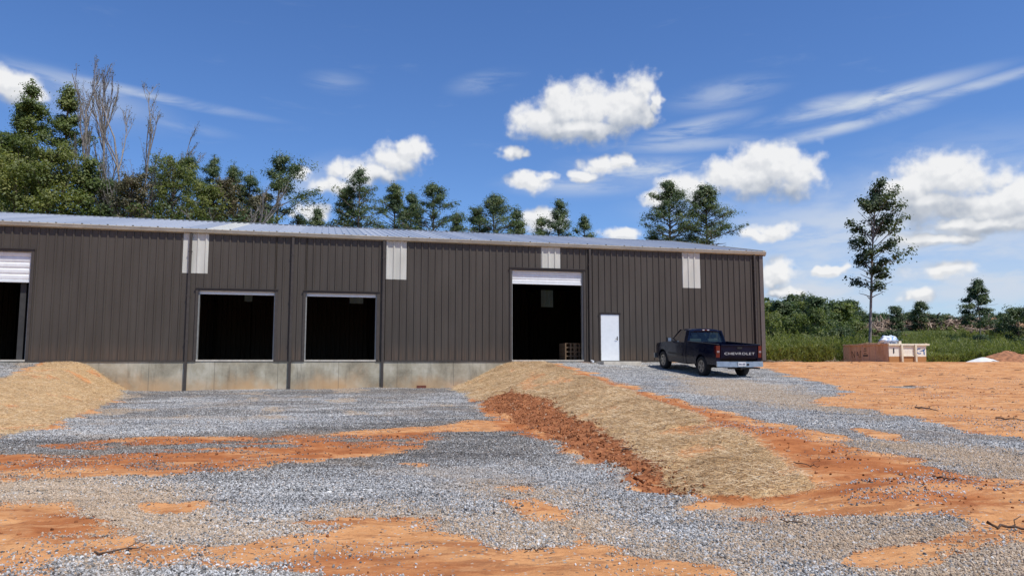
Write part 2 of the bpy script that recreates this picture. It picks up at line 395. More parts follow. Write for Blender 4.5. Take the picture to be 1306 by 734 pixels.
def mk_ground():
    t = NT('ground_cover'); o = t.obj()
    def attr(n):
        a = t.n('ShaderNodeAttribute'); a.attribute_name = n; return a.outputs['Fac']
    nb = t.noise(2.2, o, 6, .62); nf = t.noise(11, o, 6, .65); nl = t.noise(.35, o, 4); nff = t.noise(45, o, 4, .6)
    stv = t.map(o, (.35, 2.2, 1), (0, 0, R(-9))); ns = t.noise(.9, stv, 5, .6, .6)
    stv2 = t.map(o, (.3, 1.6, 1), (0, 0, R(20))); ns2 = t.noise(1.1, stv2, 5, .6, .4)
    # clay
    c = t.ramp(nb, [(.3, (.45, .205, .08)), (.5, (.56, .27, .11)), (.68, (.62, .33, .145))])
    c = t.mix(t.step(ns, .52, .72), c, (.36, .16, .065))
    c = t.mix(t.math('MULTIPLY', t.step(nf, .55, .75), .55), c, (.28, .125, .055))
    c = t.mix(t.math('MULTIPLY', t.step(nff, .58, .72), .4), c, (.24, .13, .075))
    redc = t.ramp(nb, [(.3, (.26, .082, .028)), (.55, (.40, .145, .05)), (.72, (.47, .2, .08))])
    redc = t.mix(t.math('MULTIPLY', t.step(nf, .5, .72), .6), redc, (.2, .07, .03))
    redc = t.mix(t.math('MULTIPLY', t.step(t.noise(1.3, t.map(o, (.6, 1.3, 1), (0, 0, R(12)), (2, 9, 0)), 7, .7, .6), .53, .62), .7), redc, (.56, .29, .13))
    blo = t.noise(1.6, t.map(o, (.5, 1.5, 1), (0, 0, R(-5)), (5, 1, 0)), 7, .68, .8)
    c = t.mix(t.math('MULTIPLY', t.step(blo, .54, .60), .75), c, (.33, .125, .048))
    c = t.mix(t.math('MULTIPLY', t.step(blo, .42, .36), .7), c, (.62, .37, .19))
    cr2 = t.noise(5, t.map(o, (.6, 1.6, 1), (0, 0, R(6)), (1, 4, 0)), 7, .75, .5)
    c = t.mix(t.math('MULTIPLY', t.step(cr2, .53, .60), .6), c, (.24, .10, .045)); c = t.mix(t.math('MULTIPLY', t.step(cr2, .42, .36), .45), c, (.62, .38, .20))
    spk = t.n('ShaderNodeTexVoronoi'); spk.inputs['Scale'].default_value = 30; t.l(o, spk.inputs['Vector']); spc = t.n('ShaderNodeSeparateColor'); t.l(spk.outputs['Color'], spc.inputs[0])
    spm = t.math('MULTIPLY', t.math('GREATER_THAN', t.math('ADD', spc.outputs[0], t.math('MULTIPLY_ADD', nb, .9, -.45)), .86), t.math('LESS_THAN', spk.outputs['Distance'], .42))
    c = t.mix(spm, c, t.mix(spc.outputs[1], (.10, .06, .04), (.58, .48, .38)))
    rm = t.step(t.math('ADD', attr('red'), t.math('MULTIPLY_ADD', ns, 1.1, -.55)), .3, .75)
    c = t.mix(rm, c, redc)
    dirt = t.ramp(nf, [(.3, (.12, .045, .02)), (.5, (.28, .105, .045)), (.7, (.42, .18, .075))])
    dm = t.step(t.math('ADD', attr('dirt'), t.math('MULTIPLY_ADD', nf, .5, -.25)), .35, .6)
    c = t.mix(dm, c, dirt)
    # gravel
    gc, gh, sp = gravel_color(t, o)
    shade = t.step(t.noise(.45, t.map(o, (.6, 1.3, 1)), 5, .6), .35, .65)
    sepo = t.n('ShaderNodeSeparateXYZ'); t.l(o, sepo.inputs[0])
    gc = gravel_tint(t, gc, o)
    mot = t.noise(6, o, 6, .75); gc = t.mix(1.0, gc, t.ramp(mot, [(.3, (.45, .45, .46)), (.5, (.98, .98, .98)), (.68, (1.6, 1.6, 1.58))]), 'MULTIPLY')
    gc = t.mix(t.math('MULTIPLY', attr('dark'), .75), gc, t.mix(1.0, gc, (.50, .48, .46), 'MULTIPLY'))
    gc = t.mix(t.math('MULTIPLY', attr('dust'), .60), gc, t.mix(sp.outputs[2], (.42, .31, .20), (.52, .43, .32)))
    # dust on thin gravel
    a = attr('gravel')
    gv = t.math('ADD', a, t.math('MULTIPLY_ADD', nf, .35, -.175))
    gm0 = t.step(gv, .25, .60)
    cellg = t.math('ADD', t.math('MULTIPLY', gm0, 1.25), t.math('MULTIPLY_ADD', sp.outputs[1], .7, -.6))
    gm = t.step(cellg, .35, .5)
    gc = t.mix(t.math('MULTIPLY', t.math('SUBTRACT', 1, t.step(gv, .5, 1.05)), .55), gc, (.33, .24, .16))
    c = t.mix(gm, c, gc)
    # straw mat
    sm = t.step(t.math('ADD', attr('straw'), t.math('MULTIPLY_ADD', nf, .5, -.25)), .38, .55)
    sn = t.noise(30, t.map(o, (1, .35, 1), (0, 0, .6)), 4, .7); sn2 = t.noise(30, t.map(o, (.35, 1, 1), (0, 0, -.3)), 4, .7)
    sc = t.ramp(t.math('MULTIPLY', t.math('ADD', sn, sn2), .5), [(.36, (.26, .14, .065)), (.5, (.46, .30, .15)), (.62, (.62, .46, .26))])
    sc = t.mix(t.math('MULTIPLY', t.step(nb, .56, .7), .5), sc, (.22, .12, .055))
    c = t.mix(sm, c, sc)
    # green ground
    gg = t.ramp(nb, [(.3, (.035, .05, .016)), (.55, (.075, .095, .028)), (.75, (.16, .15, .06))])
    g2 = t.step(t.math('ADD', attr('green'), t.math('MULTIPLY_ADD', nl, .6, -.3)), .4, .6)
    c = t.mix(g2, c, gg)
    h = t.math('ADD', t.math('MULTIPLY', gh, t.math('MULTIPLY', gm, .8)), t.math('MULTIPLY', nf, .5))
    h = t.math('ADD', t.math('ADD', h, t.math('MULTIPLY', nff, .35)), t.math('MULTIPLY', cr2, .8))
    b = t.bump(h, .8, .03)
    t.prin(c, .95, 0, b, .12); return t.m
M['ground'] = mk_ground()

# ---------------------------------------------------------------- ground mesh
def axis(a, b, step, lo, hi, g=1.09):
    m = list(np.arange(a, b + 1e-6, step)); s = step; x = m[-1]
    while x < hi: s *= g; x += s; m.append(x)
    s = step; x = m[0]; l = []
    while x > lo: s *= g; x -= s; l.append(x)
    return np.array(l[::-1] + m)
xs = axis(-16, 14, .1, -1500, 1500); ys = axis(4.5, 36, .1, -400, 1800)
GX, GY = np.meshgrid(xs, ys); sh = GX.shape
X, Y = GX.ravel(), GY.ravel()
Z = ground_z(X, Y)
idx = np.arange(X.size).reshape(sh)
F = np.stack([idx[:-1, :-1].ravel(), idx[:-1, 1:].ravel(), idx[1:, 1:].ravel(), idx[1:, :-1].ravel()], 1)
me = np_mesh('ground', np.stack([X, Y, Z], 1), F, True)
mg, ms, md, mr, mgr = masks(X, Y)
mdu, mdk = classes(X, Y)
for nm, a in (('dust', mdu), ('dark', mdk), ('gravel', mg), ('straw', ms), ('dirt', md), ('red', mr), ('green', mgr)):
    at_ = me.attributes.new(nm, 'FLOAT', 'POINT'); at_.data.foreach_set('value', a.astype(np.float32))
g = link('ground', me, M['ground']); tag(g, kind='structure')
g['label'] = 'orange clay and grey gravel yard in front of the metal building'

# ---------------------------------------------------------------- scattered stuff (geometry nodes)
def scatter(name, pts, nrm_scale, mat, shape, size, label, cat):
    me = bpy.data.meshes.new(name); me.vertices.add(len(pts)); me.vertices.foreach_set('co', np.asarray(pts, np.float32).ravel()); me.update()
    o = link(name, me, mat); tag(o, label, cat, kind='stuff')
    ng = bpy.data.node_groups.new(name + '_scatter', 'GeometryNodeTree')
    ng.interface.new_socket('Geometry', in_out='INPUT', socket_type='NodeSocketGeometry')
    ng.interface.new_socket('Geometry', in_out='OUTPUT', socket_type='NodeSocketGeometry')
    N = ng.nodes; L = ng.links
    gi = N.new('NodeGroupInput'); go = N.new('NodeGroupOutput')
    m2p = N.new('GeometryNodeMeshToPoints'); L.new(gi.outputs[0], m2p.inputs[0])
    if shape == 'stone':
        s = N.new('GeometryNodeMeshIcoSphere'); s.inputs['Radius'].default_value = .5; s.inputs['Subdivisions'].default_value = 1
    else:
        s = N.new('GeometryNodeMeshCone'); s.inputs['Vertices'].default_value = 3; s.inputs['Radius Top'].default_value = .3; s.inputs['Radius Bottom'].default_value = .5; s.inputs['Depth'].default_value = 1
    sm = N.new('GeometryNodeSetMaterial'); sm.inputs['Material'].default_value = mat; L.new(s.outputs[0], sm.inputs[0])
    iop = N.new('GeometryNodeInstanceOnPoints'); L.new(m2p.outputs[0], iop.inputs[0]); L.new(sm.outputs[0], iop.inputs['Instance'])
    rv = N.new('FunctionNodeRandomValue'); rv.data_type = 'FLOAT_VECTOR'
    rs = N.new('FunctionNodeRandomValue'); rs.data_type = 'FLOAT_VECTOR'; rs.inputs['Seed'].default_value = 5
    if shape == 'stone':
        rv.inputs[0].default_value = (0, 0, 0); rv.inputs[1].default_value = (6.28, 6.28, 6.28)
    else:
        rv.inputs[0].default_value = (1.25, 0, 0); rv.inputs[1].default_value = (1.75, .0, 6.28)
    rs.inputs[0].default_value = size[0]; rs.inputs[1].default_value = size[1]
    r1 = N.new('FunctionNodeRandomValue'); r1.data_type = 'FLOAT'; r1.inputs['Seed'].default_value = 9
    for s_k in r1.inputs:
        if s_k.type == 'VALUE' and s_k.enabled: pass
    pw_ = N.new('ShaderNodeMath'); pw_.operation = 'POWER'; L.new(r1.outputs[1], pw_.inputs[0]); pw_.inputs[1].default_value = 2.5
    ma = N.new('ShaderNodeMath'); ma.operation = 'MULTIPLY_ADD'; L.new(pw_.outputs[0], ma.inputs[0]); ma.inputs[1].default_value = .9; ma.inputs[2].default_value = .6
    vs = N.new('ShaderNodeVectorMath'); vs.operation = 'SCALE'; L.new(rs.outputs[0], vs.inputs[0]); L.new(ma.outputs[0], vs.inputs['Scale'])
    L.new(rv.outputs[0], iop.inputs['Rotation']); L.new(vs.outputs[0], iop.inputs['Scale']); L.new(iop.outputs[0], go.inputs[0])
    md_ = o.modifiers.new('scatter', 'NODES'); md_.node_group = ng
    return o
def mk_stone(nm='crushed_stone', mul=(1, 1, 1), tan=0):
    t = NT(nm); oi = t.n('ShaderNodeObjectInfo')
    c = t.ramp(oi.outputs['Random'], [(.0, (.055, .053, .052)), (.3, (.20, .197, .192)), (.62, (.37, .366, .357)), (.93, (.60, .59, .575)), (1, (.45, .33, .22))])
    c = gravel_tint(t, c, oi.outputs['Location'])
    c = t.mix(tan, c, (.46, .35, .24)); c = t.mix(1.0, c, mul, 'MULTIPLY')
    t.prin(c, .85, 0, None, .25); return t.m
def mk_straw():
    t = NT('straw'); oi = t.n('ShaderNodeObjectInfo')
    c = t.ramp(oi.outputs['Random'], [(0, (.30, .18, .085)), (.3, (.58, .40, .215)), (.75, (.80, .61, .37)), (1, (.92, .78, .55))])
    br = t.step(t.noise(.9, oi.outputs['Location'], 5, .65), .42, .68); c = t.mix(t.math('MULTIPLY', br, .55), c, t.mix(1.0, c, (.50, .42, .34), 'MULTIPLY'))
    t.prin(c, .7, 0, None, .2); return t.m
M['stone'] = mk_stone(); M['stone_tan'] = mk_stone('dusty_stone', (1.08, 1, .9), .62); M['stone_dark'] = mk_stone('damp_stone', (.52, .49, .46)); M['straw'] = mk_straw()
def sample(n, x0, x1, y0, y1, key, p=1.0, thr=.3, pw=0.):
    x = rng.uniform(x0, x1, n); y = rng.uniform(y0, y1, n)
    keep = np.abs(x / np.maximum(y, .1)) < .78
    x, y = x[keep], y[keep]
    if pw:
        k = rng.random(len(x)) < np.clip((9.0 / y) ** pw, 0, 1); x, y = x[k], y[k]
    m = masks(x, y)
    a = m[key]
    if key == 0:
        a = np.clip(a, 0.10 * smooth((fbm(x * .8, y * 1.6, 4, 78) - .48) / .14), 1) * (1 - m[1]) * (1 - m[2] * .97)
    a = a * (a > .004)
    k = rng.random(len(x)) < a * p
    x, y = x[k], y[k]
    return x, y, ground_z(x, y)
x, y, z = sample(1900000, -12, 13.5, 5, 22, 0, 1.0, pw=1.2)
k = rng.random(len(x)) > smooth((y - 13) / 9); x, y, z = x[k], y[k], z[k]
x4, y4, z4 = sample(560000, -20, 20, 16, 36, 0, 1.0); k4 = rng.random(len(x4)) < smooth((y4 - 14) / 6) * .8
# nothing under the building
lx4 = (x4 - RX) * ct + (y4 - RY) * st; k4 &= ~((wall_d(x4, y4) < .1) & (lx4 < .2))
nfar = k4.sum(); x = np.r_[x, x4[k4]]; y = np.r_[y, y4[k4]]; z = np.r_[z, z4[k4]]
du, dk = classes(x, y); q = rng.random(len(x)); q2 = rng.random(len(x))
cl_ = np.where(q < du * .9, 1, np.where(q2 < dk * .8, 2, 0))
SZ = ((.010, .009, .007), (.034, .028, .020))
for ci, (lab, mt) in enumerate((('loose clean grey crushed stone in the middle of the yard', 'stone'), ('thin dusty tan gravel around the clay patches in the foreground', 'stone_tan'), ('dark damp gravel along the muddy wheel tracks', 'stone_dark'))):
    k = cl_ == ci; print('stones', k.sum())
    scatter('gravel', np.stack([x[k], y[k], z[k] + .003], 1), 0, M[mt], 'stone', SZ, lab, 'gravel')
x1, y1, z1 = sample(600000, -3.5, 5, 7, 35, 1, 1.0)
x2, y2, z2 = sample(190000, -20, -8, 11, 31, 1, 1.0)
x = np.r_[x1, x2]; y = np.r_[y1, y2]; z = np.r_[z1, z2]
scatter('straw_mulch', np.stack([x, y, z + .012 + .02 * rng.random(len(x))], 1), 0, M['straw'], 'straw', ((.003, .003, .04), (.0065, .0065, .12)), 'dry golden straw spread over the earth banks beside the ramps', 'straw')
print('straws', len(x))
# earth clods on the bare bank
def mk_clod():
    t = NT('earth_clod'); oi = t.n('ShaderNodeObjectInfo')
    c = t.ramp(oi.outputs['Random'], [(0, (.12, .045, .02)), (.5, (.27, .10, .04)), (.93, (.42, .18, .075)), (1, (.55, .45, .33))])
    t.prin(c, .95, 0, None, .1); return t.m
M['clod'] = mk_clod()
x1, y1, z1 = sample(90000, -3, 4, 7, 26, 2, .6)
x2 = rng.uniform(-8, 16, 9000); y2 = rng.uniform(5.5, 24, 9000); mm = masks(x2, y2); k = (mm[0] < .2) & (mm[1] < .2) & (rng.random(9000) < .15 + mm[3]) & (fbm(x2, y2, 3, 91) > .45); x2, y2 = x2[k], y2[k]
x = np.r_[x1, x2]; y = np.r_[y1, y2]; z = np.r_[z1, ground_z(x2, y2)]
scatter('earth_clods', np.stack([x, y, z + .006], 1), 0, M['clod'], 'stone', ((.012, .012, .01), (.06, .05, .035)), 'loose reddish brown clods of earth on the bare bank below the straw', 'earth')

# ================================================================= BUILDING
B = empty('metal_building', (RX, RY, 0), TH)
tag(B, 'long brown corrugated metal building with open bays under a low grey roof', 'building')
XL = -50.0; DEP = 20.0; HW = 5.2; RIDGE = 7.45
PITCHR = (RIDGE - 5.36) / 10.0
def rib_panel(mb, x0, x1, z0, z1, y=0.0, out=-1, rp=.3048, depth=.038):
    k0 = math.ceil(x0 / rp - .2); xsn = [x0]; ysn = [y]
    k = k0
    while k * rp < x1:
        c = k * rp
        for dx, dd in ((-.05, 0), (-.026, depth), (.026, depth), (.05, 0)):
            xx = c + dx
            if x0 < xx < x1: xsn.append(xx); ysn.append(y + out * dd)
        k += 1
    xsn.append(x1); ysn.append(ysn[-1] if False else y)
    a = [mb.bm.verts.new((p, q, z0)) for p, q in zip(xsn, ysn)]; b = [mb.bm.verts.new((p, q, z1)) for p, q in zip(xsn, ysn)]
    for i in range(len(a) - 1): mb.bm.faces.new((a[i], a[i + 1], b[i + 1], b[i]))
def wx(px, py=460): return wall_x(px, py)
oA = (wx(-80, 400), wx(36, 400)); oB = (wx(251.5, 415), wx(350, 415)); oC = (wx(389, 415), wx(480, 415)); oD = (wx(652.5, 400), wx(744, 400))
def wz(px, py):
    r = ray(px, py); xl = wall_x(px, py); X_, Y_ = b2w(xl, 0); return r[2] / r[1] * Y_
zA, zB, zC, zD = wz(20, 320), wz(300, 371), wz(435, 374), wz(698, 345)
door = (wx(766, 430), wx(789.5, 430)); zdoor = wz(777, 400.5)
print('openings', oA, oB, oC, oD, 'z', zA, zB, zC, zD, 'door', door, zdoor)
oE = (oA[0] - 9.5, oA[0] - 5.6); 
ops = [(oE[0], oE[1], .0, zA), (oA[0], oA[1], .0, zA), (oB[0], oB[1], .0, zB), (oC[0], oC[1], .0, zC), (oD[0], oD[1], .0, zD), (door[0], door[1], 0, zdoor)]
# translucent panels (x0,x1,zbottom,zoom)
tp = []
for pa, pb, pyb in ((233, 265.5, 347), (492, 518.5, 355), (690, 714.5, 342), (869.5, 892.5, 366)):
    tp.append((wx(pa, 330), wx(pb, 330), wz((pa + pb) / 2, pyb)))
ZB = .0
cuts = sorted({XL, 0, *[v for o in ops for v in o[:2]], *[v for o in tp for v in o[:2]]})
w = MB()
for a, b in zip(cuts, cuts[1:]):
    m_ = (a + b) / 2; z0, z1 = ZB, HW
    for o in ops:
        if o[0] < m_ < o[1]: z0 = o[3]
    for o in tp:
        if o[0] < m_ < o[1]: z1 = min(z1, o[2])
    if z1 > z0: rib_panel(w, a, b, z0, z1)
for i, (a, b, zb) in enumerate(tp):
    p = MB(); rib_panel(p, a, b, zb - .04, HW - .003, y=-.004); p.build('translucent_panel', M['trans'], B)
w.build('front_wall', M['wall'], B)
# back wall with translucent panels at the top
w = MB(); bt = []
bp = [( -2.9, -2.0), (-9.9, -9.0), (-16.5, -15.6), (-23.2, -22.3)]
def back_x(px, py):       # local x where the pixel ray meets the back wall
    r = ray(px, py); k = r[0] / r[1]; ox, oy = b2w(0, DEP)
    return (k * oy - ox) / (ct - k * st)
bt = [(back_x(690, 375), back_x(703, 375)), (back_x(302, 375), back_x(304, 375)), (back_x(312, 375), back_x(318, 375)), (back_x(446, 378), back_x(461, 378))]
bt = [(bt[0][0], bt[0][0] + .914), (bt[2][0], bt[2][0] + .5), (bt[3][0], bt[3][0] + .914)]
bt.sort(); cb = [XL] + [v for p_ in bt for v in p_] + [0]
for i, (a, b) in enumerate(zip(cb, cb[1:])):
    top = HW - 1.25 if i % 2 else HW
    rib_panel(w, a, b, ZB, top, y=DEP, out=1)
w.build('back_wall', M['wall'], B)
for a, b in bt:
    p = MB(); rib_panel(p, a, b, HW - 1.28, HW, y=DEP + .004, out=1); p.build('translucent_panel', M['trans'], B)
# gable walls
for xg in (0.0, XL):
    g_ = MB(); sgn = 1 if xg == 0 else -1
    k = 0; rp = .3048; y = 0
    pts = [(0, 0)]
    while (k + 1) * rp < DEP:
        k += 1; c = k * rp
        pts += [(c - .055, 0), (c - .022, .032), (c + .022, .032), (c + .055, 0)]
    pts.append((DEP, 0))
    def zr(y): return 5.2 + min(y, DEP - y) * PITCHR
    a = [g_.bm.verts.new((xg + sgn * d, y, ZB)) for y, d in pts]; b = [g_.bm.verts.new((xg + sgn * d, y, zr(y))) for y, d in pts]
    for i in range(len(a) - 1): g_.bm.faces.new((a[i], a[i + 1], b[i + 1], b[i]))
    g_.build('gable_wall', M['wall'], B)
# interior partition lines: frames
for xf in np.arange(XL + .4, 0, 7.2):
    if any(o[0] - .4 < xf < o[1] + .4 for o in ops): xf += 3.0
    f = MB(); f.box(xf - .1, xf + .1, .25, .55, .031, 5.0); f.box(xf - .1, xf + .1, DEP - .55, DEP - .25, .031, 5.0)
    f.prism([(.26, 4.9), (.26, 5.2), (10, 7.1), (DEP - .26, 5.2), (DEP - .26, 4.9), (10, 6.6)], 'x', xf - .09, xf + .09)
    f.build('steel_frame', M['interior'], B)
# interior lining skins: insulation just inside the sheeting, bay shade put into its colour
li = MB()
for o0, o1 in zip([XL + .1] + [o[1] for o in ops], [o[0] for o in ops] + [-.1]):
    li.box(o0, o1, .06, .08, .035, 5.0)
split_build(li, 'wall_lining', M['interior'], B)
# roof
def roof_panel(mb, x0, x1, side, off=0):
    rp = .3048; xsn = [x0]; zs = [0]; k = math.ceil(x0 / rp)
    while k * rp < x1:
        for dx, dd in ((-.055, 0), (-.022, .036), (.022, .036), (.055, 0)):
            xx = k * rp + dx
            if x0 < xx < x1: xsn.append(xx); zs.append(dd)
        k += 1
    xsn.append(x1); zs.append(0)
    y0, y1 = (-.12, 10.0) if side else (DEP + .12, 10.0)
    a = [mb.bm.verts.new((p, y0, 5.36 - .12 * PITCHR + q + off)) for p, q in zip(xsn, zs)]
    b = [mb.bm.verts.new((p, y1, RIDGE + q + off)) for p, q in zip(xsn, zs)]
    for i in range(len(a) - 1): mb.bm.faces.new((a[i], a[i + 1], b[i + 1], b[i]))
rf = MB(); sk0 = wx(262, 292)
skl = [(sk0, sk0 + .914)]
roof_panel(rf, XL - .1, sk0, True); roof_panel(rf, sk0 + .914, .12, True); roof_panel(rf, XL - .1, .12, False)
roof = rf.build('roof', M['roof'], B)
s_ = MB(); roof_panel(s_, sk0, sk0 + .914, True, -.003); s_.build('skylight_panel', simple('skylight_fibreglass', (.50, .49, .44), .5, var=.1), roof)
rc = MB(); rc.prism([(9.75, RIDGE - .05 + .037), (10, RIDGE + .045), (10.25, RIDGE - .05 + .037), (10, RIDGE + .02)], 'x', XL - .1, .13); rc.build('ridge_cap', M['roof'], roof)
# dark blocks added to imitate shaded closure gaps under the eave ribs + screws
ec = MB()
k = math.ceil(XL / .3048)
while k * .3048 < 0:
    if k % 3 == 0: ec.box(k * .3048 - .03, k * .3048 + .03, -.166, -.12, 5.357, 5.385)
    k += 1
split_build(ec, 'eave_gap_block', M['dark_steel'], B)
# rake trim
for xg, sg in ((0, 1), (XL, -1)):
    rk = MB(); x0, x1 = (xg + .035, xg + .16) if sg > 0 else (xg - .16, xg - .035)
    rk.prism([(-.1, 5.12), (-.1, 5.41), (10, RIDGE + .06), (DEP + .1, 5.41), (DEP + .1, 5.12), (10, RIDGE - .2)], 'x', x0, x1); rk.build('rake_trim', M['gutter'], B)
# ceiling lining
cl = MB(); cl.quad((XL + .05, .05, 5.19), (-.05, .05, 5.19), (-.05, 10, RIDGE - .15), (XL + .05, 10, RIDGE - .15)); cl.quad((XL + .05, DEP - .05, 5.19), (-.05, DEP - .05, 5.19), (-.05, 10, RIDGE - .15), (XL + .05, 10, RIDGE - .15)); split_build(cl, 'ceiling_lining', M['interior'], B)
# gutter: ogee profile
gp = [(-.003, 5.17), (-.03, 5.17), (-.12, 5.19), (-.165, 5.26), (-.165, 5.30), (-.18, 5.305), (-.18, 5.345), (-.165, 5.35), (-.155, 5.345), (-.155, 5.22), (-.02, 5.2), (-.003, 5.35)]
gt = MB(); gt.prism(gp, 'x', XL - .12, .17); gt.build('gutter', M['gutter'], B)
# slab + foundation
sl = MB(); sl.box(XL + .02, -.02, .03, DEP - .03, -.2, .03); sl.build('floor_slab', M['slab'], B)
fd = MB(); fd.box(XL, 0, -.02, .025, -1.9, -.012); fd.build('foundation_wall', M['conc'], B)
bt_ = MB(); 
for a, b in zip([XL] + [o[1] for o in ops], [o[0] for o in ops] + [0]): bt_.box(a + .0, b, -.05, -.024, -.03, .03)
split_build(bt_, 'base_trim', M['trim'], B)
# corner trims
for xa in (-.14, ):
    c_ = MB(); c_.box(-.16, .045, -.05, .0, .0, 5.17); c_.box(.0, .045, .002, .16, .0, 5.17); c_.build('corner_trim', simple('corner_trim', (.11, .092, .08), .45, var=.08), B)
# opening trims + frames + doors
def opening(o, zt, kind):
    a, b = o
    t_ = MB(); t_.box(a - .1, a, -.05, .03, .0, zt + .1); t_.box(b, b + .1, -.05, .03, .0, zt + .1); t_.box(a, b, -.05, .03, zt, zt + .1)
    t_.box(a - .13, b + .13, -.09, -.05, zt + .085, zt + .11)
    split_build(t_, 'opening_trim', M['trim'], B); fr = B
    j = MB(); j.box(a + .001, a + .045, .031, .2, .03, zt - .001); j.box(b - .045, b - .001, .031, .2, .03, zt - .001); split_build(j, 'door_jamb', M['galv'], B)
    s = MB(); s.box(a - .02, b + .02, -.045, .4, -.01, .045, .006); s.build('sill', M['sill'], fr)
    return fr
def roll_door(o, zt, zb, pitch, parent):
    a, b = o; d = MB(); z = zb + .09; pts = [(.12, zb + .08)]
    while z < zt - .001:
        z2 = min(z + pitch, zt); pts += [(.105, z + .012), (.09, z + pitch * .3), (.09, z2 - pitch * .25), (.12, z2)]; z = z2
    for y_, z_ in pts: pass
    A = [d.bm.verts.new((a + .04, y_, z_)) for y_, z_ in pts]; Bv = [d.bm.verts.new((b - .04, y_, z_)) for y_, z_ in pts]
    for i in range(len(A) - 1): d.bm.faces.new((A[i], Bv[i], Bv[i + 1], A[i + 1]))
    dd = d.build('overhead_door', M['white_metal'], parent)
    bb = MB(); bb.box(a + .042, b - .042, .07, .14, zb, zb + .085, .008); bb.build('bottom_bar', M['door_white'], dd)
    return dd
fa = opening(oA, zA, 0); roll_door(oA, zA, wz(20, 359.5), .23, fa)
fe = opening(oE, zA, 0); roll_door(oE, zA, zA - .9, .23, fe)
fb = opening(oB, zB, 0); roll_door(oB, zB, zB - .14, .2, fb)
fc = opening(oC, zC, 0); roll_door(oC, zC, zC - .14, .2, fc)
fdn = opening(oD, zD, 0); roll_door(oD, zD, wz(698, 362.5), .12, fdn)
# walk door
a, b = door
f = MB(); f.box(a - .07, a, -.055, .06, .0, zdoor + .06); f.box(b, b + .07, -.055, .06, .0, zdoor + .06); f.box(a, b, -.055, .06, zdoor, zdoor + .06); f.box(a - .1, b + .1, -.085, -.055, zdoor + .055, zdoor + .08)
split_build(f, 'door_frame', M['trim'], B); fr = B
d = MB(); d.box(a + .004, b - .004, -.03, .02, .02, zdoor - .012, .004); dd = d.build('walk_door', M['door_white'], fr)
h = MB(); xh = b - .1; h.box(xh - .022, xh + .022, -.036, -.030, .95, 1.13, .002); h.cyl((xh, -.036, 1.02), (xh, -.075, 1.02), .012, 8); h.cyl((xh + .01, -.075, 1.02), (xh - .11, -.075, 1.015), .011, 8); h.cyl((xh, -.036, 1.1), (xh, -.05, 1.1), .02, 10); h.build('handle', M['dark_steel'], dd)
hg = MB()
for zz in (.25, 1.05, 1.85): hg.cyl((a + .006, -.037, zz), (a + .006, -.037, zz + .1), .009, 8)
split_build(hg, 'hinge', M['galv'], dd)
th = MB(); th.box(a, b, -.05, .05, .0, .02); th.build('threshold', M['galv'], fr)
# downspouts
for i, (pt, zbot, dx) in enumerate(((240.5, -1.2, 0), (371.5, -1.2, 0), (488.5, -1.2, 0), (752, .02, 0), (963, .0, 0), (20 - 300, -1.2, 0))):
    x_ = wx(pt, 400); d = MB()
    if i == 0: x_ = wx(243, 330)
    d.box(x_ - .05, x_ + .05, -.125, -.035, zbot, 5.16, .006)
    ds = d.build('downspout', M['trim'], B)
    sp_ = MB()
    for zz in (4.4, 2.6, .8): sp_.box(x_ - .075, x_ + .075, -.131, -.034, zz, zz + .035)
    split_build(sp_, 'strap', M['trim'], ds)
    el = MB(); el.loft([[(x_ - .05, -.125, zbot), (x_ + .05, -.125, zbot), (x_ + .05, -.035, zbot), (x_ - .05, -.035, zbot)], [(x_ - .05, -.2, zbot - .07), (x_ + .05, -.2, zbot - .07), (x_ + .05, -.13, zbot - .12), (x_ - .05, -.13, zbot - .12)]]); 
    if i < 3: el.build('outlet', M['trim'], ds)
    else: el.bm.free()
# things at the wall
xv = wx(537, 491); vb = MB(); zv = float(ground_z(*b2w(xv, -.1))[0])
X_, Y_ = b2w(xv, -.13)
bk = MB()
for k in range(2): bk.box(-.2 + k * .205, -.005 + k * .205, -.05, .05, .0, .065, .006)
for k in range(2): bk.box(-.2 + k * .205, -.005 + k * .205, -.05, .05, .067, .13, .006)
o = bk.build('brick_stack', simple('fired_brick', (.16, .05, .03), .85, var=.3, scale=20)); o.location = (X_, Y_, zv - .01); o.rotation_euler = (0, 0, TH + .05)
tag(o, 'small dark red brick stack lying at the foot of the concrete wall', 'bricks')
# door step
X_, Y_ = b2w((door[0] + door[1]) / 2 + .2, -.62)
stp = MB(); stp.box(-.95, .85, -.5, .54, -.25, 0, .015); o = stp.build('door_step', M['sill']); o.location = (X_, Y_, -.02); o.rotation_euler = (0, 0, TH)
tag(o, 'pale concrete landing slab at the foot of the white door', 'step')
# white spout elbow at 4th downspout
xs_ = wx(753, 458); X_, Y_ = b2w(xs_, -.25); eb = MB(); eb.cyl((0, .1, .06), (0, -.12, .04), .05, 12); o = eb.build('drain_pipe', M['white_metal']); o.location = (X_, Y_, -.06); o.rotation_euler = (0, 0, TH)
tag(o, 'short white drain pipe stub poking out beside the right bay', 'pipe')
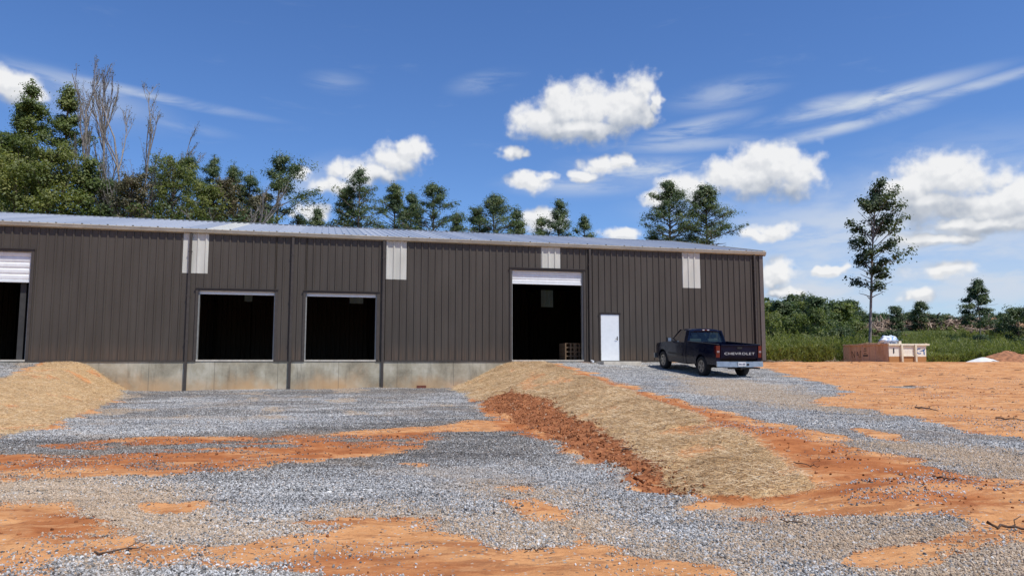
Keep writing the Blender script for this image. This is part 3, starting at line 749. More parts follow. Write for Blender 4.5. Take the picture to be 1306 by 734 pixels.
# timber stacks inside bay D
M['lumber'] = None
def mk_lumber():
    t = NT('rough_lumber'); o = t.obj(); n = t.noise(8, t.map(o, (1, 1, 6)), 5)
    c = t.ramp(n, [(.3, (.09, .05, .03)), (.6, (.2, .13, .07))]); t.prin(c, .8); return t.m
M['lumber'] = mk_lumber()
for i, (px_, wlab) in enumerate(((727.5, 'left'), (737.5, 'right'))):
    r = ray(px_, 457); xl = wx(px_, 457) + .05; lx, ly = b2w(xl + .25, 1.25)
    t_ = empty('pallet_stack', (lx, ly, .032), TH + (.06 if i else -.03))
    for k in range(4 if i == 0 else 4):
        p = MB(); z0 = k * .2
        for q in range(5): p.box(-.28, .28, -.5 + q * .215, -.36 + q * .215, z0 + .17, z0 + .195)
        for q in (-.28, -.03, .22): p.box(q, q + .05, -.5, .5, z0 + .02, z0 + .17)
        for q in range(3): p.box(-.28, .28, -.5 + q * .43, -.36 + q * .43, z0, z0 + .02)
        p.build('pallet', M['lumber'], t_)
    tag(t_, ['left hand stack of brown wooden crates just inside the tall bay', 'right hand stack of brown wooden crates against the jamb of the tall bay'][i], 'crates', 'wooden stacks inside the tall bay')

# ================================================================= TRUCK
def make_truck():
    ax = 8.27; ay = 29.2
    z1 = float(base_h(8.27, 29.2)); fx, fy = 8.27 - st * 3.35, 29.2 + ct * 3.35; z2 = float(base_h(fx, fy))
    T = empty('pickup_truck', (ax, ay, z1 + .0), TH, math.atan2(z2 - z1, 3.35))
    tag(T, 'dark navy regular cab pickup truck parked facing the brown wall', 'pickup truck')
    t = NT('navy_paint'); n = t.noise(3, t.obj(), 4)
    c = t.mix(t.step(n, .4, .7), (.002, .004, .016), (.004, .007, .022)); t.prin(c, t.math('MULTIPLY_ADD', n, .15, .16), 0, None, .12, .14); paint = t.m
    black = simple('black_plastic', (.012, .012, .013), .6); rub = simple('tyre_rubber', (.014, .014, .014), .85, bump=.2)
    chrome = simple('bumper_steel', (.42, .43, .43), .3, .8, var=.12); alloy = simple('wheel_alloy', (.32, .30, .27), .4, .7, var=.25)
    t = NT('tinted_glass'); tr = t.n('ShaderNodeBsdfTransparent'); tr.inputs[0].default_value = (.50, .62, .54, 1); gl = t.n('ShaderNodeBsdfGlossy'); gl.inputs['Roughness'].default_value = .03
    fz = t.n('ShaderNodeFresnel'); mx = t.n('ShaderNodeMixShader'); t.l(fz.outputs[0], mx.inputs[0]); t.l(tr.outputs[0], mx.inputs[1]); t.l(gl.outputs[0], mx.inputs[2]); t.l(mx.outputs[0], t.out.inputs[0]); glass = t.m
    red = simple('red_lens', (.11, .006, .008), .15, coat=.5); clear = simple('clear_lens', (.7, .7, .68), .15); amber = simple('amber', (.6, .2, .02), .3)
    # --- side panel builder: one side skin with wheel arch
    def arch(y, cy, r, zb, zc=.38):
        d = abs(y - cy)
        return max(zb, zc + math.sqrt(r * r - d * d)) if d < r else zb
    def half(z, y, w0=.955):
        b = w0 - .055 * max(0, (z - .95) / .35) ** 2 - .06 * max(0, (.7 - z) / .35) ** 2
        if y > 3.6: b -= .14 * ((y - 3.6) / .75) ** 2
        b += .02 * math.exp(-((abs(y) - .0) / .5) ** 2) * (z < 1.0) + .02 * math.exp(-((y - 3.35) / .5) ** 2) * (z < 1.0)
        return b
    def side_ring(y, zb, zt, crown):
        N = 9; L = []
        for i in range(N):
            z = zb + (zt - zb) * i / (N - 1); L.append((half(z, y), y, z))
        pts = [p for p in L]
        for i in range(1, 6):
            f_ = 1 - i / 6.0; x = half(zt, y) * f_; pts.append((x, y, zt + crown * (1 - f_ * f_)))
        full = pts + [(-p[0], p[1], p[2]) for p in reversed(pts)]
        # centre point belongs once
        full.insert(len(pts), (0, y, zt + crown))
        return full
    # front clip + cab lower
    ys_ = sorted(set([1.27, 1.4, 1.8, 2.2, 2.6, 2.75] + [3.35 - .48, 3.35 + .48] + list(np.linspace(3.35 - .47, 3.35 + .47, 13)) + [3.95, 4.1, 4.2, 4.26]))
    rings = []
    for y in ys_:
        zt = 1.2 if y < 2.75 else np.interp(y, [2.75, 3.4, 4.1, 4.26], [1.2, 1.15, 1.06, .96]); zb = arch(y, 3.35, .47, .36 if y < 4 else .42)
        cr = .0 if y < 2.6 else .06
        rings.append(side_ring(y, zb, zt, cr))
    m = MB(); m.loft(rings); body = m.build('body', paint, T, ang=35)
    # bed: side walls + floor + bulkhead
    bed = MB()
    yb = sorted(set([-1.14, -1.1, -.9, -.6] + list(np.linspace(-.47, .47, 13)) + [.6, .9, 1.22]))
    for sgn in (1, -1):
        rr = []
        for y in yb:
            zb = arch(y, 0, .47, .42 if y > 0 else .50); zt = 1.27
            o_ = []; N = 9
            for i in range(N):
                z = zb + (zt - zb) * i / (N - 1); o_.append((sgn * half(z, y), y, z))
            o_ += [(sgn * .84, y, zt + .012), (sgn * .80, y, zt), (sgn * .79, y, .80), (sgn * .79, y, max(zb, .6))]
            rr.append(o_)
        bed.loft(rr)
    bed.box(-.79, .79, -1.1, 1.22, .72, .78); bed.box(-.84, .84, 1.16, 1.22, .5, 1.27)
    bed.build('bed', paint, T, ang=35)
    # rail caps
    rc_ = MB()
    for s in (1, -1): rc_.box(s * .86 - .055, s * .86 + .055, -1.12, 1.21, 1.278, 1.30, .008)
    split_build(rc_, 'bed_rail', black, T)
    # tailgate
    tg = MB(); tg.box(-.77, .77, -1.17, -1.105, .78, 1.27, .015); tg.box(-.72, .72, -1.185, -1.165, .84, 1.10, .008); tg.box(-.77, .77, -1.19, -1.12, 1.235, 1.285, .012)
    tgo = tg.build('tailgate', paint, T)
    hn = MB(); hn.box(-.1, .1, -1.2, -1.172, 1.125, 1.19, .006); hn.build('handle', black, tgo)
    # lettering
    cu = bpy.data.curves.new('lettering', 'FONT'); cu.body = 'CHEVROLET'; cu.align_x = 'CENTER'; cu.size = .15; cu.extrude = .003; cu.space_character = 1.12; cu.offset = 0
    tmp = bpy.data.objects.new('lettering', cu); col.objects.link(tmp); bpy.context.view_layer.update()
    tm = bpy.data.meshes.new_from_object(tmp.evaluated_get(bpy.context.evaluated_depsgraph_get())); bpy.data.objects.remove(tmp)
    co = np.array([v.co[:] for v in tm.vertices]); wdt = co[:, 0].max() - co[:, 0].min()
    lo = link('lettering', tm, simple('silver_letters', (.62, .62, .62), .35, .3), tgo); lo.scale = (1.27 / wdt, .85, 1); lo.rotation_euler = (pi / 2, 0, 0); lo.location = (0, -1.189, .905)
    # rear bumper
    bmp = MB(); bmp.loft([[(x, -1.36 + .1 * abs(x / .97) ** 4, z0), (x, -1.33 + .1 * abs(x / .97) ** 4, z1_), (x, -1.2, z1_), (x, -1.2, z0)] for x in np.linspace(-.97, .97, 13) for z0, z1_ in ((.46, .66),)])
    bo = bmp.build('rear_bumper', chrome, T, ang=40)
    q = MB(); q.box(-.5, .5, -1.345, -1.2, .661, .675); q.build('step_pad', black, bo)
    q = MB(); q.box(-.16, .16, -1.375, -1.362, .49, .64, .004); pl = q.build('licence_plate', simple('plate', (.72, .72, .70), .5), T)
    q = MB()
    for k, xx in enumerate((-.11, -.07, -.03, .03, .07, .11)): q.box(xx - .013, xx + .013, -1.378, -1.3752, .535, .60)
    q.build('plate_characters', simple('plate_ink', (.03, .04, .12), .6), pl)
    q = MB(); q.cyl((.26, -1.37, .55), (.26, -1.355, .55), .045, 16); q.build('tow_socket', black, bo)
    q = MB(); q.box(-.04, .04, -1.35, -1.1, .38, .45, .006); q.box(-.4, .4, -1.1, -1.02, .36, .42); q.cyl((0, -1.3, .45), (0, -1.3, .49), .014, 8); q.cyl((0, -1.3, .49), (0, -1.3, .53), .025, 8); q.build('tow_hitch', black, T)
    # lights
    for s in (1, -1):
        q = MB(); q.loft([[(s * .81, y, z) for y, z in ((-1.165, .80), (-1.165, 1.24), (-1.0, 1.24), (-1.0, .80))], [(s * (.955), y, z) for y, z in ((-1.145, .80), (-1.145, 1.24), (-1.02, 1.24), (-1.02, .80))]])
        tl = q.build('tail_light', red, T)
        q = MB(); q.box(min(s * .83, s * .93), max(s * .83, s * .93), -1.172, -1.156, .98, 1.05, .003); q.build('reversing_lamp', simple('pale_lens', (.30, .22, .22), .2), tl)
        q = MB(); q.box(min(s * .5, s * .82), max(s * .5, s * .82), 4.16, 4.27, .78, .94, .02); q.build('headlight', clear, T)
        q = MB(); q.box(min(s * .8, s * .86), max(s * .8, s * .86), 4.05, 4.2, .80, .90, .02); q.build('indicator', amber, T)
        # mirrors
        q = MB(); q.box(min(s * .98, s * 1.16), max(s * .98, s * 1.16), 2.50, 2.62, 1.2, 1.38, .025); q.box(min(s * .86, s * 1.0), max(s * .86, s * 1.0), 2.54, 2.6, 1.22, 1.28, .01); mo = q.build('side_mirror', black, T)
        q = MB(); q.box(min(s * 1.0, s * 1.145), max(s * 1.0, s * 1.145), 2.494, 2.499, 1.22, 1.36); q.build('mirror_glass', chrome, mo)
    # front bumper + grille
    q = MB(); q.loft([[(x, 4.40 - .13 * abs(x / .95) ** 3, .42), (x, 4.42 - .13 * abs(x / .95) ** 3, .62), (x, 4.18, .64), (x, 4.18, .42)] for x in np.linspace(-.95, .95, 11)]); q.build('front_bumper', chrome, T, ang=40)
    q = MB(); q.box(-.5, .5, 4.2, 4.29, .7, .95, .02); q.box(-.6, .6, 4.25, 4.31, .80, .85, .008); q.build('grille', chrome, T)
    # greenhouse
    zb_, zt_ = 1.195, 1.74
    lo4 = [(.875, 1.30), (.875, 2.86)]; hi4 = [(.70, 1.44), (.68, 2.22)]
    rfm = MB(); rr = []
    for y, w_, z in ((1.40, .68, 1.735), (1.46, .72, 1.775), (1.8, .73, 1.80), (2.1, .72, 1.79), (2.24, .69, 1.755), (2.30, .66, 1.725)):
        rr.append([(x * w_, y, z - .035 * x * x - (.03 if abs(x) > .95 else 0)) for x in np.linspace(-1, 1, 9)] + [(x * w_, y, z - .075) for x in np.linspace(1, -1, 9)])
    rfm.loft(rr); cab = rfm.build('cab_roof', paint, T, ang=40)
    def bar(mb, a, b, wa, wb=None, axis_='y'):
        a, b = Vector(a), Vector(b); ww = wa / 2
        dx, dy = (ww, 0.03) if axis_ == 'y' else (.03, ww)
        mb.loft([[(p.x - dx, p.y - dy, p.z), (p.x + dx, p.y - dy, p.z), (p.x + dx, p.y + dy, p.z), (p.x - dx, p.y + dy, p.z)] for p in (a, b)])
    pil = MB()
    for s in (1, -1):
        bar(pil, (s * .84, 1.33, zb_ - .02), (s * .68, 1.46, zt_ - .01), .10)
        bar(pil, (s * .87, 1.42, zb_ - .02), (s * .70, 1.53, zt_ - .01), .26, axis_='x')
        bar(pil, (s * .86, 2.82, zb_ - .02), (s * .67, 2.24, zt_ - .01), .07)
        pil.box(min(s * .80, s * .9), max(s * .80, s * .9), 1.35, 2.8, zb_ - .02, zb_ + .03)
    pil.box(-.86, .86, 1.28, 1.36, zb_ - .02, zb_ + .06)
    split_build(pil, 'cab_pillar', paint, T)
    q = MB(); q.quad((-.80, 1.335, zb_ + .05), (.80, 1.335, zb_ + .05), (.66, 1.455, zt_ - .03), (-.66, 1.455, zt_ - .03)); rw = q.build('rear_window', glass, T)
    q = MB(); q.quad((-.83, 2.83, zb_ + .01), (.83, 2.83, zb_ + .01), (.65, 2.26, zt_ - .02), (-.65, 2.26, zt_ - .02)); q.build('windshield', glass, T)
    for s in (1, -1):
        q = MB(); q.quad((s * .872, 1.5, zb_ + .03), (s * .872, 2.74, zb_ + .03), (s * .69, 2.2, zt_ - .03), (s * .705, 1.64, zt_ - .03)); q.build('side_window', glass, T)
        # door skin line
        q = MB(); q.loft([[(s * (half(z, 2) + .006), y, z) for z in np.linspace(.42, 1.19, 8)] + [(s * (half(z, 2) - .02), y, z) for z in np.linspace(1.19, .42, 8)] for y in (1.5, 2.2, 2.83)]); do = q.build('door', paint, T, ang=35)
        q = MB(); q.box(min(s * .945, s * .985), max(s * .945, s * .985), 1.62, 1.78, 1.05, 1.085, .008); q.build('handle', black, do)
        q = MB(); q.box(min(s * .95, s * .972), max(s * .95, s * .972), .6, 1.2, .70, .76, .004); q.box(min(s * .957, s * .98), max(s * .957, s * .98), 1.55, 2.78, .70, .76, .004); split_build(q, 'side_moulding', black, T)
    # high brake light
    q = MB(); q.box(-.17, .17, 1.385, 1.42, 1.725, 1.765, .006); bl = q.build('brake_light', red, T)
    q = MB(); q.box(-.15, -.06, 1.379, 1.386, 1.73, 1.76); q.box(.06, .15, 1.379, 1.386, 1.73, 1.76); split_build(q, 'cargo_lamp', clear, bl)
    # interior
    seatm = simple('seat_cloth', (.10, .10, .10), .9)
    for s in (1, -1):
        q = MB(); q.box(s * .42 - .27, s * .42 + .27, 1.46, 1.60, 1.0, 1.38, .05); q.box(s * .42 - .12, s * .42 + .12, 1.48, 1.58, 1.40, 1.56, .04); q.build('seat', seatm, T)
    q = MB(); q.box(-.8, .8, 2.5, 2.85, 1.1, 1.24, .03); q.build('dashboard', black, T)
    cu = MB()
    n = 20
    rings = []
    for i in range(n + 1):
        a = 2 * pi * i / n; c = Vector((-.42 + .19 * cos(a), 2.36 + .08 * sin(a), 1.27 + .17 * sin(a))); d_ = Vector((cos(a), .4 * sin(a), .9 * sin(a))).normalized()
        nrm = Vector((0, -.9, .42)); rings.append([tuple(c + .014 * (d_ * cos(b) + nrm * sin(b))) for b in (0, pi / 2, pi, 3 * pi / 2)])
    cu.loft(rings, caps=False); cu.cyl((-.42, 2.34, 1.26), (-.42, 2.55, 1.18), .03, 8); cu.build('steering_wheel', black, T)
    # chassis, exhaust
    q = MB(); q.box(-.5, -.4, -1.1, 4.1, .40, .52); q.box(.4, .5, -1.1, 4.1, .40, .52); q.cyl((-.75, 0, .38), (.75, 0, .38), .06, 10); q.cyl((-.75, 3.35, .38), (.75, 3.35, .38), .05, 10)
    q.box(-.72, .72, 2.7, 4.1, .45, .8); q.box(-.7, .7, -.5, .5, .55, .74); q.box(-.3, .2, .4, 1.2, .36, .5); q.build('chassis', black, T)
    q = MB(); q.cyl((.55, -.9, .40), (.98, -1.02, .38), .032, 10); q.build('exhaust_pipe', black, T)
    # inner arches
    q = MB()
    for cy in (0, 3.35):
        for s in (1, -1): q.box(min(s * .62, s * .66), max(s * .62, s * .66), cy - .47, cy + .47, .5, .95)
    split_build(q, 'wheel_well', black, T)
    # wheels
    for cy in (0, 3.35):
        for s in (1, -1):
            tm_ = MB(); prof = [(.22, -.09), (.30, -.125), (.36, -.125), (.378, -.09), (.38, 0), (.378, .09), (.36, .125), (.30, .125), (.22, .09)]
            rg = []
            for i in range(32):
                a = 2 * pi * i / 32; rg.append([(u, r_ * cos(a), r_ * sin(a)) for r_, u in prof])
            rg.append(rg[0][:]); tm_.loft(rg, close=True, caps=False)
            ty = tm_.build('wheel', rub, T, sm=True); ty.location = (s * .83, cy, .38)
            rm = MB(); o_ = s * .085
            rm.cyl((s * .0, 0, 0), (s * .05, 0, 0), .225, 24)
            for k in range(5):
                a = 2 * pi * k / 5; c_, s__ = cos(a), sin(a)
                pw = .045
                P = [(-pw, .03), (pw, .03), (pw * .8, .215), (-pw * .8, .215)]
                rm.loft([[(xo, u * c_ - v * s__, u * s__ + v * c_) for u, v in P] for xo in (s * .05, s * .105)])
            rm.cyl((s * .05, 0, 0), (s * .12, 0, 0), .06, 16)
            rr2 = []
            for i in range(33):
                a = 2 * pi * i / 32; rr2.append([(u, r_ * cos(a), r_ * sin(a)) for r_, u in ((.195, s * .06), (.195, s * .11), (.232, s * .115), (.232, s * .06))])
            rm.loft(rr2, caps=False); ro = rm.build('rim', alloy, ty, ang=30)
    return T
make_truck()

# ================================================================= DUMPSTER
def make_dumpster():
    C = Vector((22.35, 44.0, 0)); rz = math.atan2(.7, 4)
    z = float(ground_z(22.5, 45)[0])
    D = empty('dumpster', (C.x, C.y, z), rz); tag(D, 'low rusty tan roll off dumpster with white front end and blue mark', 'dumpster')
    def mk(name, c1, c2, rust, amt, zr=None):
        t = NT(name); o = t.obj(); n = t.noise(1.8, t.map(o, (1, 1, .5)), 6, .6); n2 = t.noise(9, o, 5)
        c = t.mix(t.step(n2, .35, .7), c1, c2); c = t.mix(t.math('MULTIPLY', t.step(n, .45, .7), amt), c, rust)
        if zr:
            sp = t.n('ShaderNodeSeparateXYZ'); t.l(o, sp.inputs[0]); c = t.mix(t.step(t.math('ADD', sp.outputs[2], t.math('MULTIPLY_ADD', n2, .06, -.03)), zr, zr - .03), c, (.42, .2, .07))
        t.prin(c, .7, 0, t.bump(n2, .2, .01), .3); return t.m
    tan = mk('weathered_tan', (.62, .42, .29), (.72, .52, .37), (.50, .28, .16), .6)
    wht = mk('worn_white', (.78, .74, .62), (.84, .81, .70), (.6, .4, .2), .25, .50)
    cream = mk('cream_paint', (.72, .66, .50), (.80, .74, .58), (.45, .25, .1), .3); blk = simple('ink', (.03, .03, .04), .7); blue = simple('blue_mark', (.03, .12, .32), .6)
    W, Lg, H0, H1 = 2.5, 4.3, .12, 1.18
    # body: tapered tub with hollow inside
    b = MB()
    out = [(0, 0), (W, 0), (W, Lg), (0, Lg)]
    for (a, c_) in (((0, 0), (0, Lg)), ((W, Lg), (W, 0)), ((0, Lg), (W, Lg))):
        pass
    b.box(0, .06, 0.06, Lg, H0, H1); b.box(W - .06, W, .06, Lg, H0, H1); b.box(.06, W - .06, Lg - .06, Lg, H0, H1); b.box(.06, W - .06, .06, Lg - .06, H0, H0 + .06)
    body = b.build('body', tan, D)
    rb = MB()
    for y in np.arange(.55, Lg, .62):
        rb.box(-.05, -.002, y, y + .09, H0 + .04, H1 - .06, .008); rb.box(W + .002, W + .05, y, y + .09, H0 + .04, H1 - .06, .008)
    split_build(rb, 'side_rib', tan, body)
    rl = MB(); rl.box(-.07, .08, -.02, Lg + .05, H1, H1 + .09, .01); rl.box(W - .08, W + .07, -.02, Lg + .05, H1, H1 + .09, .01); rl.box(.08, W - .08, Lg - .06, Lg + .05, H1, H1 + .09, .01); rl.build('top_rail', tan, body)
    f = MB(); f.prism([(0, H1), (0, H0 + .1), (.03, H0), (W - .1, H0), (W - .04, H0 + .12), (W, H1)], 'y', 0, .058); fr = f.build('front_panel', wht, D)
    r_ = MB(); r_.box(-.05, W + .17, -.09, -.001, H1 - .05, H1 + .06, .01); r_.box(.78, 1.62, -.05, -.001, .48, .54, .006); r_.box(.75, 1.6, -.06, -.001, H1 - .12, H1 - .07); r_.build('front_rail', cream, fr)
    for x in (.74, 1.66):
        p = MB(); p.box(x, x + .12, -.13, -.001 - .09, -.02, H1 + .05, .012); p.box(x, x + .12, -.0895, -.002, .1, H1 - .06, .004); p.build('post', cream, fr)
    p = MB(); p.box(.66, .82, -.05, .1, H1 + .05, H1 + .22); p.build('hook_plate', cream, fr)
    # marks: dark arrow shaped mark, dark bar
    q = MB(); q.prism([(.27, .98), (.36, .98), (.36, .72), (.30, .62), (.27, .70)], 'y', -.008, -.002); q.build('dark_mark', blk, fr)
    # blue crescent with arrow, as drawn on the end panel
    q = MB(); arc = []
    cx_, cz_ = 2.02, .80
    for i in range(15):
        a = R(60) + R(250) * i / 14; arc.append((cx_ + .2 * cos(a), cz_ + .17 * sin(a)))
    for i in range(15):
        a = R(310) - R(250) * i / 14; arc.append((cx_ + .14 * cos(a), cz_ + .115 * sin(a)))
    q.prism(arc, 'y', -.008, -.002); q.prism([(2.02, .80), (2.42, .94), (2.40, .86), (2.3, .80)], 'y', -.0085, -.002); q.prism([(2.30, .86), (2.36, .86), (2.38, .58), (2.30, .62)], 'y', -.009, -.002); q.build('blue_mark', blue, fr)
    # scrawl on the tan side, outer face at x=0
    q = MB(); k = 0
    seg = [((3.55, .85), (3.5, .4)), ((3.5, .82), (3.25, .45)), ((3.25, .45), (3.2, .85)), ((3.1, .45), (2.95, .8)), ((2.95, .8), (2.8, .42)), ((3.05, .6), (2.85, .6)), ((2.7, .42), (2.68, .82)), ((2.68, .82), (2.5, .80)), ((2.5, .80), (2.48, .4))]
    for (a0, b0), (a1, b1) in seg:
        d = Vector((a1 - a0, b1 - b0)); n = Vector((-d.y, d.x)).normalized() * .022; k += 1
        q.prism([(a0 - n.x, b0 - n.y), (a1 - n.x, b1 - n.y), (a1 + n.x, b1 + n.y), (a0 + n.x, b0 + n.y)], 'x', -.006 - k * .0005, -.002)
    for zz, ww in ((.95, .1), (.82, .14), (.66, .12), (.5, .3)): q.box(-.006, -.002, 2.2 - ww, 2.2 + ww, zz, zz + (.05 if ww < .2 else .10))
    q.build('scrawled_mark', simple('faded_ink', (.07, .06, .06), .8), body)
    w_ = MB()
    for x in (.7, 1.7): w_.cyl((x, .25, .07), (x + .12, .25, .07), .09, 14); w_.cyl((x, Lg - .4, .07), (x + .12, Lg - .4, .07), .09, 14)
    w_.box(.7, .82, .1, Lg - .1, -.02, H0); w_.box(1.66, 1.78, .1, Lg - .1, -.02, H0); w_.build('skid', blk, D)
    # rubbish inside: boards & a plastic sack (own things)
    def w2(x, y, zz): v = Matrix.Rotation(rz, 3, 'Z') @ Vector((x, y, 0)); return (C.x + v.x, C.y + v.y, z + zz)
    fill = MB(); bmesh.ops.create_grid(fill.bm, x_segments=24, y_segments=36, size=.5)
    for v in fill.bm.verts:
        x0, y0 = v.co.x, v.co.y
        v.co = Vector((.08 + (x0 + .5) * (W - .16), .08 + (y0 + .5) * (Lg - .16), .92 + .22 * random.random() * (1 - (2 * x0) ** 4) * (1 - (2 * y0) ** 4)))
    fo = fill.build('rubble', simple('rubble', (.25, .2, .15), .9, var=.5, scale=8)); fo.location = (C.x, C.y, z); fo.rotation_euler = (0, 0, rz); tag(fo, 'mixed builders rubble filling the tan dumpster', 'rubble', kind='stuff')
    for i, (x0, y0, l, a, lab) in enumerate(((.2, 1.0, 1.3, .25, 'pale board lying near the middle of the dumpster rim'), (.3, 2.4, 1.1, -.2, 'yellowish board lying at the left part of the dumpster rim'))):
        q = MB(); q.box(-.08, .08, -l / 2, l / 2, 0, .05, .005); o = q.build('board', simple('pine_board', (.55, .42, .25), .7)); o.location = w2(x0, y0 + .3, 1.27 + .02 * i); o.rotation_euler = (.05 - .1 * i, 0, rz + a); tag(o, lab, 'board')
    q = MB(); bmesh.ops.create_icosphere(q.bm, subdivisions=4, radius=1)
    for v in q.bm.verts:
        d = v.co.normalized(); s_ = fbm(np.array([d.x * 2.2 + 5]), np.array([d.z * 2.2 + d.y * 1.7 + 9]), 3, 6)[0]; v.co = Vector((d.x * .66, d.y * .45, d.z * .40)) * (.45 + 1.05 * s_)
        if v.co.z < -.2: v.co.z = -.2
    t = NT('plastic_sheet'); n = t.noise(3, t.obj(), 4, .6, 1); c = t.mix(t.step(n, .5, .56), (.66, .72, .80), (.22, .36, .55)); t.prin(c, .4, 0, t.bump(n, .5, .05)); 
    o = q.build('plastic_sack', t.m, sm=True); o.scale = (.85, .85, .9); o.location = w2(.42, .6, 1.36); o.rotation_euler = (0, 0, rz); tag(o, 'crumpled white and blue plastic sheeting on top of the dumpster', 'plastic sheet')
make_dumpster()

# white heap + red dirt heap
def heap(name, px, Yd, rx, ry, h, mat, label, cat, seed, rough=.25):
    X_ = (px - 653) / 947.6 * Yd; z = float(ground_z(X_, Yd)[0])
    m = MB(); bmesh.ops.create_grid(m.bm, x_segments=50, y_segments=36, size=1)
    for v in m.bm.verts:
        r = math.hypot(v.co.x, v.co.y); hh = max(0, 1 - r) ** .8
        n = fbm(np.array([v.co.x * 3 + seed]), np.array([v.co.y * 3 + seed * 2]), 4, seed)[0] - .5
        n2 = fbm(np.array([v.co.x * 9 + seed]), np.array([v.co.y * 9]), 3, seed + 4)[0] - .5
        v.co = Vector((v.co.x * rx, v.co.y * ry, h * hh * (1 + rough * 2 * n) + h * rough * .5 * n2 * min(1, hh * 4) - .04))
    o = m.build(name, mat, sm=True); o.location = (X_, Yd, z); tag(o, label, cat); return o
heap('sand_heap', 1254, 41, .95, .8, .34, simple('white_sand', (.66, .66, .64), .9, var=.1, scale=3, bump=.4), 'small smooth white heap on the clay in front of the weeds', 'heap', 3, .12)
heap('dirt_heap', 1284, 48, 2.3, 1.6, .95, simple('red_dirt', (.30, .13, .06), .95, var=.35, scale=4, bump=.6), 'reddish brown dirt heap among the weeds behind the white heap', 'heap', 8, .3)

# ================================================================= sticks
M['bark'] = simple('dead_wood', (.10, .06, .04), .9, var=.4, scale=12)
def tube(pts, rad, n=5, jitter=0):
    V = []; F = []
    for i, p in enumerate(pts):
        p = Vector(p); d = (Vector(pts[min(i + 1, len(pts) - 1)]) - Vector(pts[max(i - 1, 0)]))
        if d.length < 1e-6: d = Vector((0, 0, 1))
        d.normalize(); a = d.orthogonal().normalized(); b = d.cross(a)
        for k in range(n):
            t = 2 * pi * k / n; V.append(p + (a * cos(t) + b * sin(t)) * rad[i])
    for i in range(len(pts) - 1):
        for k in range(n): F.append((i * n + k, i * n + (k + 1) % n, (i + 1) * n + (k + 1) % n, (i + 1) * n + k))
    return V, F
def stick(pa, pb, r, label, seed):
    r *= .62
    rr = random.Random(seed); A = ground_pt(*pa); Bp = ground_pt(*pb); n = 9; pts = []
    cx_, cy_ = A
    for i in range(n):
        t = i / (n - 1); x = A[0] + (Bp[0] - A[0]) * t; y = A[1] + (Bp[1] - A[1]) * t + rr.uniform(-.03, .03)
        pts.append((x - cx_, y - cy_, float(ground_z(x, y)[0]) + r + rr.uniform(0, .03)))
    z0 = pts[0][2]; pts = [(p[0], p[1], p[2] - z0) for p in pts]
    V, F = tube(pts, [r * (1.1 - .7 * i / n) for i in range(n)])
    # side twig
    k = rr.randrange(3, 6); q = pts[k]; V2, F2 = tube([q, (q[0] + .06, q[1] + .1, q[2] + .03), (q[0] + .16, q[1] + .16, q[2] + .05)], [r * .5, r * .4, r * .2])
    o = link('stick', np_mesh('stick', [tuple(v) for v in V + V2], F + [tuple(i + len(V) for i in f) for f in F2]), M['bark']); o.location = (cx_, cy_, z0)
    tag(o, label, 'stick', 'dead sticks lying on the ground')
for i, (a, b, r, lab) in enumerate((
    ((118, 710), (183, 700), .014, 'dark stick lying on the orange clay at the lower left'),
    ((670, 704), (697, 701), .010, 'short thin twig on the clay at the lower middle foreground'),
    ((1262, 675), (1330, 678), .022, 'thick dark stick at the far right of the lower foreground'),
    ((1188, 608), (1220, 613), .02, 'dark stick lying on the red clay slope right of the straw'),
    ((905, 626), (972, 618), .014, 'long thin root along the lower edge of the straw bank'),
    ((793, 577), (816, 574), .02, 'stick on the bare dirt bank beside the straw'),
    ((1168, 521), (1196, 526), .03, 'dark stick lying on the clay beyond the gravel drive'),
    ((1012, 589), (1046, 596), .012, 'thin crooked twig on red clay beside the tip of the straw'),
    ((995, 668), (1030, 672), .015, 'small stick among thin gravel below the straw tip'),
    ((1270, 534), (1306, 538), .025, 'long dark stick on the clay near the right edge above the gravel'),
    )): stick(a, b, r, lab, i)
# scattered small debris on the far clay, stuff
V = []; F = []
for i in range(260):
    x = random.uniform(12, 34); y = random.uniform(17, 45)
    if x / y > .75 or x / y < .36: continue
    z = float(ground_z(x, y)[0]); a = random.gauss(.1, .9); l = random.uniform(.04, .36) * random.random() ** .5; r = random.uniform(.006, .018)
    v, f = tube([(x - l * cos(a), y - l * sin(a), z + r), (x, y + random.uniform(-.04, .04), z + r + .01), (x + l * cos(a), y + l * sin(a), z + r)], [r * .7, r, r * .5], 4)
    F += [tuple(k + len(V) for k in q) for q in f]; V += v
o = link('wood_debris', np_mesh('wood_debris', [tuple(v) for v in V], F), M['bark']); tag(o, 'small dark bits of wood littering the open orange clay on the right', 'debris', kind='stuff')

